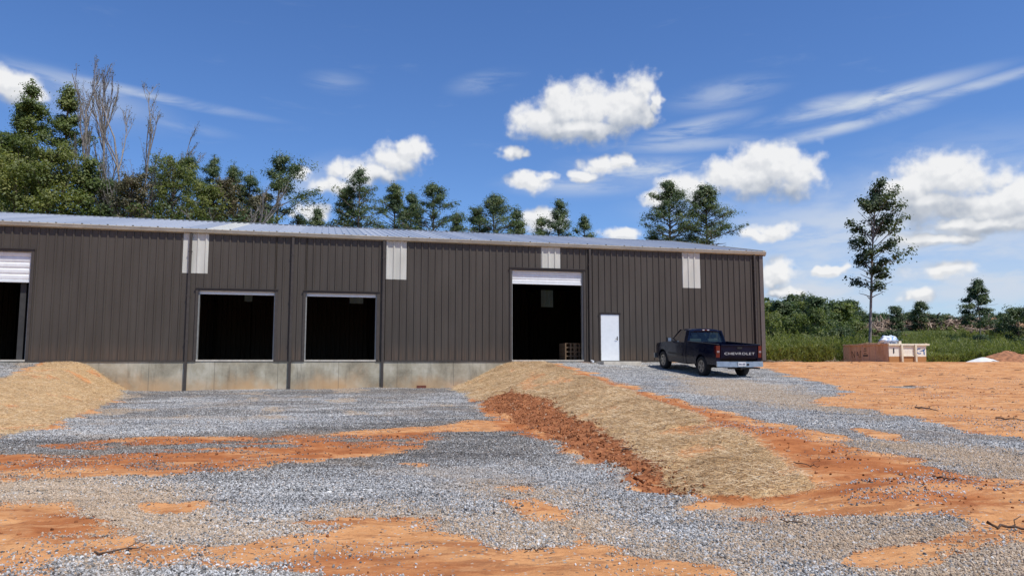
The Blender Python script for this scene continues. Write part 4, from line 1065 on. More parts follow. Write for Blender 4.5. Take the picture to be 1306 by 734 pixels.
# ================================================================= VEGETATION
def leaf_mat(name, dark, light, trans=.3, yellow=None):
    t = NT(name); a = t.n('ShaderNodeAttribute'); a.attribute_name = 'tone'
    st_ = [(0, dark), (.6, light)] + ([(1, yellow)] if yellow else [(1, tuple(x * 1.3 for x in light))])
    c = t.ramp(a.outputs['Fac'], st_)
    d = t.n('ShaderNodeBsdfPrincipled'); t.l(c, d.inputs['Base Color']); d.inputs['Roughness'].default_value = .5; d.inputs['Specular IOR Level'].default_value = .3
    tr = t.n('ShaderNodeBsdfTranslucent'); t.l(t.mix(1.0, c, (1.3, 1.4, .6), 'MULTIPLY'), tr.inputs[0])
    m = t.n('ShaderNodeMixShader'); m.inputs[0].default_value = trans; t.l(d.outputs[0], m.inputs[1]); t.l(tr.outputs[0], m.inputs[2]); t.l(m.outputs[0], t.out.inputs[0]); return t.m
LM = {
 'pine': leaf_mat('pine_needles', (.045, .078, .034), (.105, .150, .062), .3, (.18, .20, .075)),
 'poplar': leaf_mat('poplar_leaves', (.060, .092, .026), (.135, .175, .045), .35, (.22, .23, .06)),
 'olive': leaf_mat('olive_leaves', (.085, .115, .034), (.165, .190, .055), .4, (.25, .25, .07)),
 'dark': leaf_mat('dark_leaves', (.034, .060, .026), (.075, .112, .046), .3, (.12, .15, .05)),
 'brown': leaf_mat('dry_leaves', (.065, .065, .035), (.12, .11, .055), .25, (.19, .14, .08)),
 'deep': leaf_mat('tall_tree_leaves', (.030, .052, .026), (.065, .098, .044), .3, (.10, .125, .05)),
}
M['bark_grey'] = simple('grey_bark', (.24, .21, .18), .9, var=.3, scale=5)
M['bark_brown'] = simple('brown_bark', (.12, .09, .07), .9, var=.3, scale=5)
M['bark_pale'] = simple('pale_bark', (.25, .225, .20), .9, var=.25, scale=5)

def leaf_mesh(name, P, size, asp, tone, up=.3, seed=0):
    """P: (n,3) centres -> n quads with random tilt"""
    r = np.random.default_rng(seed); n = len(P)
    nr = r.normal(size=(n, 3)); nr[:, 2] = np.abs(nr[:, 2]) + up; nr /= np.linalg.norm(nr, axis=1)[:, None]
    a = np.cross(nr, r.normal(size=(n, 3))); a /= np.linalg.norm(a, axis=1)[:, None]; b = np.cross(nr, a)
    s = size * r.uniform(.6, 1.3, (n, 1)); a = a * s * .5; b = b * s * .5 * asp
    k = a * .35
    V = np.stack([P - a, P - b * .9 + k * .2, P + a, P + b * .9 - k * .2], 1).reshape(-1, 3)
    F = np.arange(n * 4).reshape(n, 4)
    me = np_mesh(name, V, F)
    at_ = me.attributes.new('tone', 'FLOAT', 'FACE'); at_.data.foreach_set('value', np.clip(tone, 0, 1).astype(np.float32))
    return me
PROF = {
 'pine': lambda t: (1 - t) ** .8 * (.55 + .45 * min(1, t * 3)) * 1.15 + .03,
 'poplar': lambda t: (1 - t) ** .85 * 1.1 + .03,
 'lone': lambda t: (.50 + .50 * math.sin(min(t, 1) * 3.0)) * (1 - .62 * max(0, t - .55) / .45) + .03,
 'round': lambda t: math.sqrt(max(0, 1 - (2 * t - .9) ** 2 * .8)) * .95 + .05,
 'cone': lambda t: (1 - t) ** .9 + .05,
 'vase': lambda t: .3 + .7 * min(1, t * 1.6) * (1 - .6 * max(0, t - .6) / .4),
}
tree_n = [0]
def tree(name, label, cat, group, px, Yd, top_py=None, h=None, kind='pine', leaf='pine', base=.3, rad=3, n_limb=34, lpc=45, clump=.55, lsize=.3, asp=.6, lean=0, bark='bark_brown', seed=1, droop=.25, subs=3, trunk_r=None, zg=None, stems=1, sparse=0, wig=.25, side=0):
    rr = random.Random(seed * 77 + 5); X_ = (px - 653) / 947.6 * Yd
    z0 = float(ground_z(X_, Yd)[0]) if zg is None else zg
    if h is None: h = at(px, top_py, Yd)[2] - z0
    if kind in ('pine', 'cone'): rad *= 1.5
    if name != 'wood_tree': lsize *= .70; lpc = int(lpc * 1.55); clump *= .95
    T = empty(name, (X_, Yd, z0)); tag(T, label, cat, group)
    V = []; F = []; C = []; CT = []
    def add(pts, rads, n=5):
        v, f = tube(pts, rads, n); o = len(V); V.extend(v); F.extend([tuple(k + o for k in q) for q in f])
    for sidx in range(stems):
        sl = lean + (0 if stems == 1 else (sidx - (stems - 1) / 2) * .22); hh = h * (1 if sidx == 0 else rr.uniform(.82, .97))
        N = 12; tp_ = []; dx = dy = 0
        for i in range(N + 1):
            t = i / N; dx += rr.uniform(-wig, wig) * hh / 60; dy += rr.uniform(-wig, wig) * hh / 60
            tp_.append(Vector((sl * hh * t ** 1.3 + dx, dy, hh * t - .1)))
        tr = trunk_r or h * .012
        add(tp_, [tr * (1 - .9 * i / N) + .01 for i in range(N + 1)], 7)
        def trunk_at(t): f = t * N; i = min(N - 1, int(f)); return tp_[i].lerp(tp_[i + 1], f - i)
        az = rr.uniform(0, 6.28)
        for i in range(n_limb):
            u = (i + rr.random()) / n_limb; t = base + (1 - base) * u * .97
            L = rad * PROF[kind](u) * rr.uniform(.42, 1.2); az += 2.4 + rr.uniform(-.5, .5)
            if side: L *= 1 + side * cos(az)
            p = trunk_at(t); el = {'round': .3 + .8 * u, 'pine': .12 + .5 * u, 'cone': .05 + .4 * u, 'poplar': .2 + .5 * u, 'lone': .42 + .75 * u}.get(kind, .3); d = Vector((cos(az), sin(az), 0))
            if kind in ('poplar', 'vase'): el += .12
            pts = [p]; q = p.copy()
            for k in range(1, 6):
                s_ = k / 5; e = el - droop * s_ * (1 if kind == 'pine' else .3) + rr.uniform(-.15, .15)
                q = q + (d * cos(e) + Vector((0, 0, sin(e)))) * L / 5; q = q + Vector((rr.uniform(-.04, .04), rr.uniform(-.04, .04), 0)) * L; pts.append(q.copy())
            r0 = tr * .38 * (1 - .6 * u); add(pts, [r0 * (1 - .8 * k / 5) + .006 for k in range(6)], 4)
            if rr.random() < sparse + .08: continue
            tone = rr.uniform(.15, .75)
            for k in range(2 if u > .8 else 3, 6):
                C.append(pts[k]); CT.append(tone + rr.uniform(-.15, .15))
                for s2 in range(subs):
                    a2 = az + rr.choice((-1, 1)) * rr.uniform(.4, 1.3); l2 = L * rr.uniform(.15, .38)
                    e = pts[k] + Vector((cos(a2) * l2, sin(a2) * l2, rr.uniform(-.1, .5) * l2)); add([pts[k], (pts[k] + e) / 2 + Vector((0, 0, .05)), e], [r0 * .3 + .004, r0 * .2 + .003, .003], 3)
                    C.append(e); CT.append(tone + rr.uniform(-.2, .2))
        C.append(tp_[-1]); CT.append(.5)
    link('trunk', np_mesh('trunk', [tuple(v) for v in V], F, True), M[bark], T)
    if lpc:
        r = np.random.default_rng(seed); C = np.array([c[:] for c in C]); CT = np.array(CT); n = len(C)
        P = np.repeat(C, lpc, 0) + r.normal(size=(n * lpc, 3)) * np.array([clump, clump, clump * .7]) * .36 * np.repeat(r.uniform(.6, 1.35, n), lpc)[:, None]
        tn = np.repeat(CT, lpc) + r.normal(size=n * lpc) * .15
        link('crown', leaf_mesh('crown', P, lsize, asp, tn, .4, seed), LM[leaf], T)
    return T

GB = 'trees standing behind the brown building'
# far left tall trees
tree('poplar_tree', 'tall slim green tree with pointed top at the far left behind the roof', 'tree', GB, 24, 60, 103, kind='poplar', leaf='poplar', base=.1, rad=4.6, n_limb=52, lpc=30, clump=.85, lsize=.24, asp=.8, subs=3, sparse=.12, seed=2)
tree('poplar_tree', 'tall green pointed tree just left of the bare grey tree', 'tree', GB, 68, 61, 109, kind='poplar', leaf='poplar', base=.1, rad=4.6, n_limb=52, lpc=30, clump=.85, lsize=.24, asp=.8, subs=3, sparse=.12, seed=3)
tree('poplar_tree', 'green tree cut off by the left edge of the photo', 'tree', GB, -14, 60, 170, kind='poplar', leaf='poplar', base=.1, rad=4.2, n_limb=46, lpc=30, clump=1.1, lsize=.34, asp=.8, seed=4)
tree('leafy_tree', 'olive green spreading tree low at the far left over the roof', 'tree', GB, 8, 54, 205, kind='round', leaf='olive', base=.12, rad=4.2, n_limb=40, lpc=34, clump=1.0, lsize=.26, asp=.7, seed=5)
tree('leafy_tree', 'olive yellow bushy tree in front of the tall pointed trees', 'tree', GB, 52, 55, 195, kind='round', leaf='olive', base=.12, rad=4.0, n_limb=40, lpc=34, clump=1.0, lsize=.26, asp=.7, seed=6)
tree('leafy_tree', 'green bushy tree at the foot of the bare grey tree', 'tree', GB, 96, 57, 212, kind='round', leaf='poplar', base=.12, rad=3.2, n_limb=34, lpc=32, clump=.9, lsize=.26, asp=.7, seed=7)
tree('poplar_tree', 'shorter green spire leaning against the leftmost pointed tree', 'tree', GB, 9, 60, 122, kind='poplar', leaf='poplar', base=.1, rad=3.2, n_limb=44, lpc=28, clump=.8, lsize=.24, asp=.8, seed=9, sparse=.12)
# bare trees
def bare(px, Yd, top_py, stems, seed, label, leaning=0., fan=.5, spread=.09, nbs=(11, 6, 4, 3)):
    rr = random.Random(seed); X_ = (px - 653) / 947.6 * Yd; z0 = float(ground_z(X_, Yd)[0]); h = at(px, top_py, Yd)[2] - z0
    T = empty('bare_tree', (X_, Yd, z0)); tag(T, label, 'tree', GB); V = []; F = []; Cs = []
    def add(pts, rads, n=4):
        v, f = tube(pts, rads, n); o = len(V); V.extend(v); F.extend([tuple(k + o for k in q) for q in f])
    def grow(p, d, L, r, lvl):
        n = 5; pts = [p]; q = p
        for i in range(n):
            d = (d + Vector((rr.gauss(0, .07), rr.gauss(0, .06), .07 if lvl else .0))).normalized(); q = q + d * L / n; pts.append(q)
        add(pts, [r * (1 - .6 * i / n) for i in range(n + 1)], 6 if lvl == 0 else (4 if lvl < 3 else 3))
        if lvl >= 4: Cs.extend(pts[2:]); return
        nb = nbs[lvl]
        for i in range(nb):
            t = rr.uniform(.35 if lvl == 0 else .15, 1); f = t * n; k = min(n - 1, int(f)); b = pts[k].lerp(pts[k + 1], f - k)
            a = rr.uniform(0, 6.28); o = d.orthogonal().normalized(); o = Matrix.Rotation(a, 3, d) @ o
            nd = (d * 1.0 + o * rr.uniform(.25, fan + .1)).normalized(); grow(b, nd, L * rr.uniform(.3, .52) * (1.15 - .45 * t) * (.72 if lvl == 0 else 1), r * (.42 if lvl < 2 else .5), lvl + 1)
    for s in range(stems):
        d = Vector((leaning + (s - (stems - 1) / 2) * spread, rr.uniform(-.06, .06), 1)).normalized()
        grow(Vector((s * .25, 0, -.1)), d, h * rr.uniform(.80, .93), .17 - .02 * s, 0)
    k_ = h * 1.05 / max(v.z for v in V); V = [v * k_ for v in V]; Cs = [c * k_ for c in Cs]
    link('trunk', np_mesh('trunk', [tuple(v) for v in V], F, True), M['bark_pale'], T)
    C = np.array([c[:] for c in Cs]); r = np.random.default_rng(seed); k = r.random(len(C)) < .3; C = C[k]
    P = C + r.normal(size=C.shape) * .08
    link('crown', leaf_mesh('crown', P, .10, .7, r.uniform(0, .8, len(P)), .1, seed), LM['brown'], T)
bare(122, 60, 94, 2, 11, 'tall bare grey tree with two stems rising high above the roof', leaning=.03, fan=.2, spread=.05, nbs=(14, 6, 4, 3))
bare(148, 58, 118, 3, 12, 'leafless grey tree with spreading branches right of the two stemmed bare tree', .06, fan=.42, spread=.11, nbs=(14, 6, 5, 3))
bare(208, 54, 245, 1, 13, 'low bare tree with a pale branch leaning right over the roof', .75, fan=.5)
bare(296, 56, 258, 2, 14, 'thin twiggy grey bare tree left of the lone green tree', -.05, fan=.55)
# middle left
mid = [(185, 60, 205, 'pine', 'pine', 3.0, 'dark pine showing above the roof right of the bare trees'),
       (158, 56, 228, 'round', 'brown', 2.6, 'brownish dull tree low behind the leafless trees'),
       (232, 62, 195, 'pine', 'pine', 2.8, 'dark pine top in the middle of the left tree group'),
       (210, 57, 205, 'round', 'olive', 3.2, 'rounded olive green tree beside the low bare branch'),
       (262, 63, 197, 'pine', 'pine', 2.5, 'green pine right of the rounded olive tree'),
       (288, 62, 206, 'pine', 'pine', 2.4, 'pine with ragged top in the right part of the left group'),
       (252, 56, 240, 'round', 'olive', 2.4, 'small olive shrub like tree low over the roof'),
       (312, 60, 216, 'pine', 'pine', 2.2, 'dark pine left of the lone tree with side branches'),
       (275, 58, 232, 'round', 'brown', 2.6, 'dull grey brown twiggy tree low over the roof'),
       (322, 57, 250, 'round', 'brown', 2.0, 'small brown bush like tree near the lone green tree'),
       (130, 58, 232, 'round', 'dark', 2.6, 'dark green tree behind the stems of the bare trees')]
for i, (px, Yd, tp_, kd, lf, rad, lab) in enumerate(mid):
    tree('pine_tree' if kd == 'pine' else 'leafy_tree', lab, 'tree', GB, px, Yd, tp_, kind=kd, leaf=lf, base=.15, rad=rad, n_limb=60, lpc=17, clump=.62, lsize=.22 if kd != 'pine' else .3, asp=.7 if kd != 'pine' else .3, seed=20 + i)
tree('pine_tree', 'lone green tree with wide side branches right of the left tree group', 'tree', GB, 349, 58, 195, kind='pine', leaf='pine', base=.25, rad=3.2, n_limb=36, lpc=30, clump=.75, lsize=.26, asp=.5, seed=41, side=.5, droop=.1)
# pines mid
pn = [(401, 60, 262, 1.0, 'tiny pine top peeking over the roof left of the big pines'), (374, 60, 272, 1.2, 'low green tree top touching the roof line beside the lone tree'),
      (456, 60, 212, 2.7, 'leftmost big pine of the row over the roof middle'), (440, 61, 235, 2.0, 'narrow pine tucked behind the leftmost big pine'),
      (497, 61, 232, 2.4, 'second big pine over the roof middle'), (548, 60, 231, 2.8, 'rounded dark pine third in the roof middle row'), (522, 62, 243, 2.0, 'short pine between the second and third big pines'),
      (630, 60, 246, 3.0, 'broad pine standing alone over the roof right of the row'), (610, 61, 262, 2.0, 'small pine at the left side of the broad pine'), (657, 61, 265, 1.8, 'small pine at the right side of the broad pine'), (580, 62, 268, 1.4, 'low pine filling the gap before the broad pine'),
      (711, 60, 253, 2.1, 'pointed dark pine over the tall open bay'), (747, 61, 273, 1.5, 'short pine right of the pointed dark pine'), (690, 61, 275, 1.2, 'short pine left of the pointed dark pine'),
      (858, 58, 229, 1.9, 'tall pine left of the pair over the roof end'), (906, 58, 235, 1.8, 'looser leafy pine right of the pair over the roof end'), (835, 60, 300, 1.2, 'low foliage at the roof line left of the pine pair')]
for i, (px, Yd, tp_, rad, lab) in enumerate(pn):
    tree('pine_tree', lab, 'tree', GB, px, Yd, tp_, kind='pine' if px != 711 else 'cone', leaf='pine', base=.35 if px < 800 else .55, rad=rad, n_limb=72 if rad > 1.6 else 40, lpc=15, clump=.56, lsize=.27, asp=.34, seed=60 + i, sparse=.12, droop=.05)

# right tall tree
tree('tall_tree', 'tall lone tree with a slender pale trunk behind the dumpster', 'tree', None, 1109, 52, 236, kind='lone', leaf='deep', base=.36, rad=2.2, n_limb=70, lpc=14, clump=.55, lsize=.25, asp=.85, lean=.075, bark='bark_pale', seed=97, sparse=.30, trunk_r=.11, side=.25, wig=.12, subs=3)
tree('sapling', 'small dark tree standing alone on the skyline at the right', 'tree', None, 1252, 75, 356, kind='cone', leaf='dark', base=.3, rad=1.4, n_limb=34, lpc=20, clump=.55, lsize=.26, asp=.7, seed=98, bark='bark_grey', sparse=.1)
# dense shrubs / small trees on the slope
GS = 'small trees scattered over the green slope'
sl_ = [(1302, 62, 396, 1.3, 'dark', 'dark bushy tree at the right edge of the slope'), (1284, 78, 402, 1.1, 'dark', 'small dark tree left of the bushy one at the right edge'), (1222, 68, 436, .7, 'dark', 'dark shrub directly left below the skyline sapling'), (1253, 66, 430, .8, 'dark', 'dark bush at the foot of the skyline sapling'),
       (1146, 85, 392, .9, 'dark', 'thin small tree right of the tall lone tree'), (1176, 88, 388, 1.0, 'dark', 'small spreading tree on the slope beyond the dumpster'), (1160, 92, 402, 1.1, 'dark', 'low round tree between the two thin ones on the slope'), (1198, 90, 404, 1.0, 'dark', 'small tree on the ridge above the dirt heap'),
       (1072, 58, 422, 1.2, 'dark', 'dark bush left of the tall lone trunk'), (1040, 64, 400, 1.7, 'poplar', 'bright green sapling among the weeds left of the dumpster'), (1008, 66, 410, 1.6, 'poplar', 'green shrub in the gap between building and dumpster'), (983, 70, 404, 1.8, 'olive', 'pale green shrub beside the corner of the building'),
       (1095, 66, 412, 1.4, 'poplar', 'leafy green shrub just left of the tall lone trunk'), (1062, 72, 412, 1.4, 'dark', 'mid dark shrub before the far wood'), (1135, 66, 425, 1.3, 'dark', 'dark shrub right of the tall lone trunk')]
for i, (px, Yd, tp_, rad, lf, lab) in enumerate(sl_):
    tree('small_tree', lab, 'tree', GS, px, Yd, tp_, kind='round', leaf=lf, base=.12, rad=rad, n_limb=22, lpc=20, clump=.55, lsize=.22, asp=.7, seed=110 + i, subs=2)
# far wood: individual tall crowns
GW = 'tall trees of the far wood on the right'
wood = [(960, 382), (985, 385), (1000, 384), (1017, 377), (1033, 383), (1047, 379), (1062, 386), (1074, 388), (1086, 383), (1100, 393), (1115, 397), (1130, 396), (1140, 403), (1155, 399), (1168, 402), (1183, 396), (1196, 403), (1210, 398), (1224, 402), (1238, 396), (1250, 402), (1266, 395), (1280, 400), (1296, 393), (1312, 398)]
protos = []
for k in range(5):
    T = tree('wood_tree', 'x', 'tree', GW, 1400, 150, h=15.5, kind='round' if k < 3 else 'pine', leaf='dark' if k != 1 else 'poplar', base=.12, rad=(5.5, 6.5, 5.0, 3.4, 3.0)[k], n_limb=26, lpc=26, clump=2.2, lsize=.75, asp=.7, seed=200 + k, subs=2, zg=0)
    protos.append(T)
words = ['broad rounded', 'dark leafy', 'full green', 'ragged', 'narrow dark']
used = [False] * 5
for i, (px, py) in enumerate(wood):
    k = i % 3 if px < 1095 else 3 + i % 2
    Yd = 130 + (i * 37 % 23); X_ = (px - 653) / 947.6 * Yd; z0 = float(ground_z(X_, Yd)[0])
    T = protos[k]
    if used[k]:
        T2 = T.copy(); col.objects.link(T2)
        for ch in T.children:
            c2 = ch.copy(); col.objects.link(c2); c2.parent = T2
        T = T2
    used[k] = True
    hh = (at(px, py, Yd)[2] - z0) * .92
    T.location = (X_, Yd, z0); s = hh / 15.5; T.scale = (max(s, .6), max(s, .6), s); T.rotation_euler = (0, 0, i * 1.7)
    if i == 0: lab = 'wood tree nearest the building corner at the left end of the far wood'
    elif px < 1095: lab = '%s tree of the far wood, %s counted from the building corner' % (words[k], ['first', 'second', 'third', 'fourth', 'fifth', 'sixth', 'seventh', 'eighth', 'ninth', 'tenth'][i])
    else: lab = '%s pine of the far tree line, %s one right of the tall lone tree' % (words[k], ['first', 'second', 'third', 'fourth', 'fifth', 'sixth', 'seventh', 'eighth', 'ninth', 'tenth', 'eleventh', 'twelfth', 'thirteenth', 'fourteenth', 'fifteenth', 'sixteenth'][i - 10] if i >= 9 else 'near')
    T['label'] = lab
# continuous far wood mass behind (stuff)
n = 60000; r = np.random.default_rng(5); xx = r.uniform(40, 170, n); yy = 158 + r.uniform(0, 22, n) + 4 * np.sin(xx * .2)
top = 3.6 + 3.4 * fbm(xx * .12, yy * .12, 3, 60) + 5.0 * smooth((88 - xx) / 22); zz = r.random(n) ** .6 * top
gz = ground_z(xx, yy)
o = link('far_wood', leaf_mesh('far_wood', np.stack([xx, yy, gz + zz], 1), 1.1, .7, .15 + .5 * fbm(xx * .3, yy * .3 + zz * .5, 2, 8) + r.normal(size=n) * .1, .3, 6), LM['dark']); tag(o, 'dark continuous wood along the skyline behind the slope', 'wood', kind='stuff')
# understory behind the building left (stuff) 
n = 52000; pxx = r.uniform(-60, 345, n); yy = r.uniform(52, 66, n); xx = (pxx - 653) / 947.6 * yy
top = 8.2 + 6.0 * fbm(xx * .25, yy * .2, 3, 70); zz = r.random(n) * top
o = link('undergrowth', leaf_mesh('undergrowth', np.stack([xx, yy, zz], 1), .27, .7, .1 + .6 * fbm(xx * .5, zz * .7, 2, 9) + r.normal(size=n) * .12, .3, 7), LM['dark']); tag(o, 'dense dark undergrowth filling the gaps between trunks behind the roof', 'undergrowth', kind='stuff')

# tall weeds (stuff)
def weeds():
    r = np.random.default_rng(31); V = []; n = 15000
    Y = 47.5 + 30 * r.random(n) ** 1.6; k = r.uniform(.30, .80, n); X = k * Y
    Y = Y + .06 * (X - 15)
    dens = fbm(X * .35, Y * .35, 3, 12); keep = (dens > .34)
    # leave the dumpster and heaps clear
    keep &= ~((X > 20.8) & (X < 26.2) & (Y < 49.6)); keep &= ~((X > 29) & (X < 35) & (Y < 49.5))
    X, Y, dens = X[keep], Y[keep], dens[keep]; Z = ground_z(X, Y)
    hgt = np.where(X / Y < .475, 1.85, 1.15) * (.35 + 1.25 * fbm(X * .22, Y * .3, 3, 81)) * (.55 + .8 * dens) * r.uniform(.6, 1.15, len(X)) * (.55 + .45 * smooth((Y - 47 - .06 * (X - 15)) / 4))
    P = []; T = []
    m = 30
    t = r.random((len(X), m)) ** .7
    a = r.uniform(0, 6.28, (len(X), m)); rad = .28 * (1.1 - t) * r.random((len(X), m)) + .03
    P = np.stack([X[:, None] + rad * np.cos(a), Y[:, None] + rad * np.sin(a), Z[:, None] + t * hgt[:, None]], 2).reshape(-1, 3)
    tone = np.clip(np.repeat(.2 + .7 * fbm(X * .6, Y * .6, 2, 33), m) + r.normal(size=P.shape[0]) * .12, 0, 1)
    n = len(P); s = r.uniform(.12, .30, (n, 1)); d = r.normal(size=(n, 3)) * .75; d[:, 2] = 1; d /= np.linalg.norm(d, axis=1)[:, None]
    w = np.cross(d, r.normal(size=(n, 3))); w /= np.linalg.norm(w, axis=1)[:, None]; w = w * .022
    Vv = np.stack([P - w, P + w, P + d * s + w * .3, P + d * s - w * .3], 1).reshape(-1, 3)
    me = np_mesh('weeds', Vv, np.arange(n * 4).reshape(n, 4)); at_ = me.attributes.new('tone', 'FLOAT', 'FACE'); at_.data.foreach_set('value', tone.astype(np.float32))
    o = link('weeds', me, leaf_mat('weed_green', (.11, .135, .04), (.22, .24, .07), .4, (.34, .33, .14))); tag(o, 'tall feathery green weeds growing along the back edge of the clay', 'weeds', kind='stuff')
weeds()
# brush piles on the ridge
def brush(px, Yd, w, h, label, seed, mat):
    rr = random.Random(seed); X_ = (px - 653) / 947.6 * Yd; z = float(ground_z(X_, Yd)[0]); V = []; F = []
    for i in range(420):
        a = rr.gauss(0, .4) * w; b = rr.gauss(0, .5); c = abs(rr.gauss(0, .45)) * h * .8 * math.exp(-(a / w) ** 2)
        l = rr.uniform(.3, 1.4); d = Vector((rr.gauss(0, 1), rr.gauss(0, .6), rr.gauss(0, .35))).normalized() * l; p = Vector((a, b, c))
        r_ = rr.uniform(.03, .10); v, f = tube([p - d, p + Vector((0, 0, .1)), p + d], [r_, r_, r_ * .5], 4); F += [tuple(k + len(V) for k in q) for q in f]; V += v
    o = link('brush_pile', np_mesh('brush_pile', [tuple(v) for v in V], F), mat); o.location = (X_, Yd, z); tag(o, label, 'brush pile', 'brush piles along the cleared ridge')
bm_ = simple('grey_brush', (.30, .22, .16), .9, var=.4, scale=3)
for i, (px, Yd, w, h, lab) in enumerate(((1150, 92, 4.0, 1.3, 'pale brush pile right of the tall trunk on the ridge'), (1195, 90, 5.0, 1.5, 'wide brush pile on the ridge above the dumpster end'), (1238, 92, 3.0, 1.2, 'brush pile left of the skyline sapling'), (1275, 84, 3.5, 1.8, 'brush pile near the right edge of the ridge'), (1020, 78, 2.4, .9, 'low brush pile seen over the weeds near the building'), (1110, 84, 3.4, 1.6, 'brush pile behind the tall lone trunk'))): brush(px, Yd, w, h, lab, 300 + i, bm_)
heap('earth_mound', 1278, 88, 4.0, 2.5, 2.0, simple('ridge_earth', (.30, .17, .09), .95, var=.35, scale=1.5, bump=.6), 'bare orange earth mound on the ridge near the right edge', 'mound', 12, .3)
# loose dead wood along the weed edge
for i, (px, w, lab) in enumerate(((985, 1.3, 'low heap of dead roots beside the truck at the weed edge'), (1070, .9, 'small pale debris heap left of the dumpster'), )):
    rr = random.Random(900 + i); Yd = 43.5 if i else 40; X_ = (px - 653) / 947.6 * Yd; V = []; F = []
    for k in range(60):
        p = Vector((rr.gauss(0, .5) * w, rr.gauss(0, .25), abs(rr.gauss(0, .08)))); d = Vector((rr.gauss(0, 1), rr.gauss(0, .6), rr.gauss(0, .2))).normalized() * rr.uniform(.1, .5); r_ = rr.uniform(.01, .035)
        v, f = tube([p - d, p, p + d], [r_, r_, r_ * .5], 4); F += [tuple(q_ + len(V) for q_ in q) for q in f]; V += v
    o = link('root_heap', np_mesh('root_heap', [tuple(v) for v in V], F), simple('pale_roots', (.25, .19, .13), .9, var=.4)); o.location = (X_, Yd, float(ground_z(X_, Yd)[0])); tag(o, lab, 'dead wood')

# ================================================================= SKY
SUN = Vector((.73 * cos(R(62)), -.683 * cos(R(62)), sin(R(62)))).normalized()
world = bpy.data.worlds.new('World'); scene.world = world; world.use_nodes = True
W = world.node_tree; W.nodes.clear()
def wn(t, **k):
    n = W.nodes.new(t)
    for a, b in k.items(): setattr(n, a, b)
    return n
sky = wn('ShaderNodeTexSky', sky_type='NISHITA'); sky.sun_disc = False; sky.sun_elevation = R(62); sky.sun_rotation = math.atan2(.73, -.683); sky.air_density = 1.0; sky.dust_density = .35; sky.ozone_density = 2.6; sky.altitude = 250
def azel(px, py):
    r = ray(px, py); return math.atan2(r[0], r[1]), math.atan2(r[2], math.hypot(r[0], r[1]))
puffs = [ # px,py,rx,ry,strength
 (690,155,46,26),(722,140,40,34),(755,140,46,36),(795,135,44,36),(815,115,34,24),(735,165,80,16),(838,125,14,14),
 (470,220,48,16),(505,205,46,20),(525,192,26,18),(430,238,34,12),(400,270,22,12),(388,221,14,9),
 (985,215,54,32),(955,228,54,26),(1015,222,34,26),(925,225,40,20),(880,240,44,18),(835,252,28,11),(975,205,36,24),
 (652,195,20,9),(670,232,27,12),(688,224,15,8),(772,212,34,11),(797,205,17,9),(742,225,26,8),
 (1170,235,34,32),(1200,225,52,30),(1225,232,50,26),(1190,255,60,26),(1270,260,50,22),(1300,250,40,26),(1250,287,60,12),(1215,285,40,10),(1290,285,34,14),
 (20,110,34,17),(-2,104,28,18),(46,119,20,8),(690,278,30,16),(798,298,30,9),(985,294,34,9),(960,300,30,7),
 (993,345,26,20),(1000,374,22,9),(985,360,20,14),(1175,375,22,10),(1205,345,40,10),(1195,305,46,9),(1060,345,20,6)]
streaks = [ # px,py,rx,ry,angle(deg),strength
 (1110,128,125,11,6,.8),(1225,115,110,7,7,.45),(1060,135,50,12,3,.5),(1080,160,110,9,8,.55),(925,120,70,18,4,.3),(880,165,80,12,10,.42),(870,185,100,10,0,.38),(840,218,120,18,-4,.55),(740,235,100,16,0,.4),
 (180,120,140,7,-4,.42),(90,108,90,14,-6,.35),(620,105,50,14,10,.22),(430,105,40,14,0,.15),(230,160,60,8,-5,.15),(1140,310,220,60,0,.62),(1250,350,200,55,0,.6),(1040,360,160,45,0,.6),(1250,230,160,60,0,.25),(390,235,60,20,20,.3),(960,330,120,25,0,.4)]
grp = bpy.data.node_groups.new('cloud_field', 'ShaderNodeTree')
grp.interface.new_socket('Vector', in_out='INPUT', socket_type='NodeSocketVector'); grp.interface.new_socket('Puff', in_out='OUTPUT', socket_type='NodeSocketFloat'); grp.interface.new_socket('Az', in_out='OUTPUT', socket_type='NodeSocketFloat'); grp.interface.new_socket('El', in_out='OUTPUT', socket_type='NodeSocketFloat'); grp.interface.new_socket('Body', in_out='OUTPUT', socket_type='NodeSocketFloat')
G = grp.nodes; GL = grp.links; gi = G.new('NodeGroupInput'); go = G.new('NodeGroupOutput')
def gm(op, a, b=None, c=None, tree=grp):
    n = tree.nodes.new('ShaderNodeMath'); n.operation = op
    for i, x in enumerate((a, b, c)):
        if x is None: continue
        if isinstance(x, (int, float)): n.inputs[i].default_value = x
        else: tree.links.new(x, n.inputs[i])
    return n.outputs[0]
sp = G.new('ShaderNodeSeparateXYZ'); GL.new(gi.outputs[0], sp.inputs[0])
az_ = gm('ARCTAN2', sp.outputs[0], sp.outputs[1]); el_ = gm('ARCSINE', sp.outputs[2])
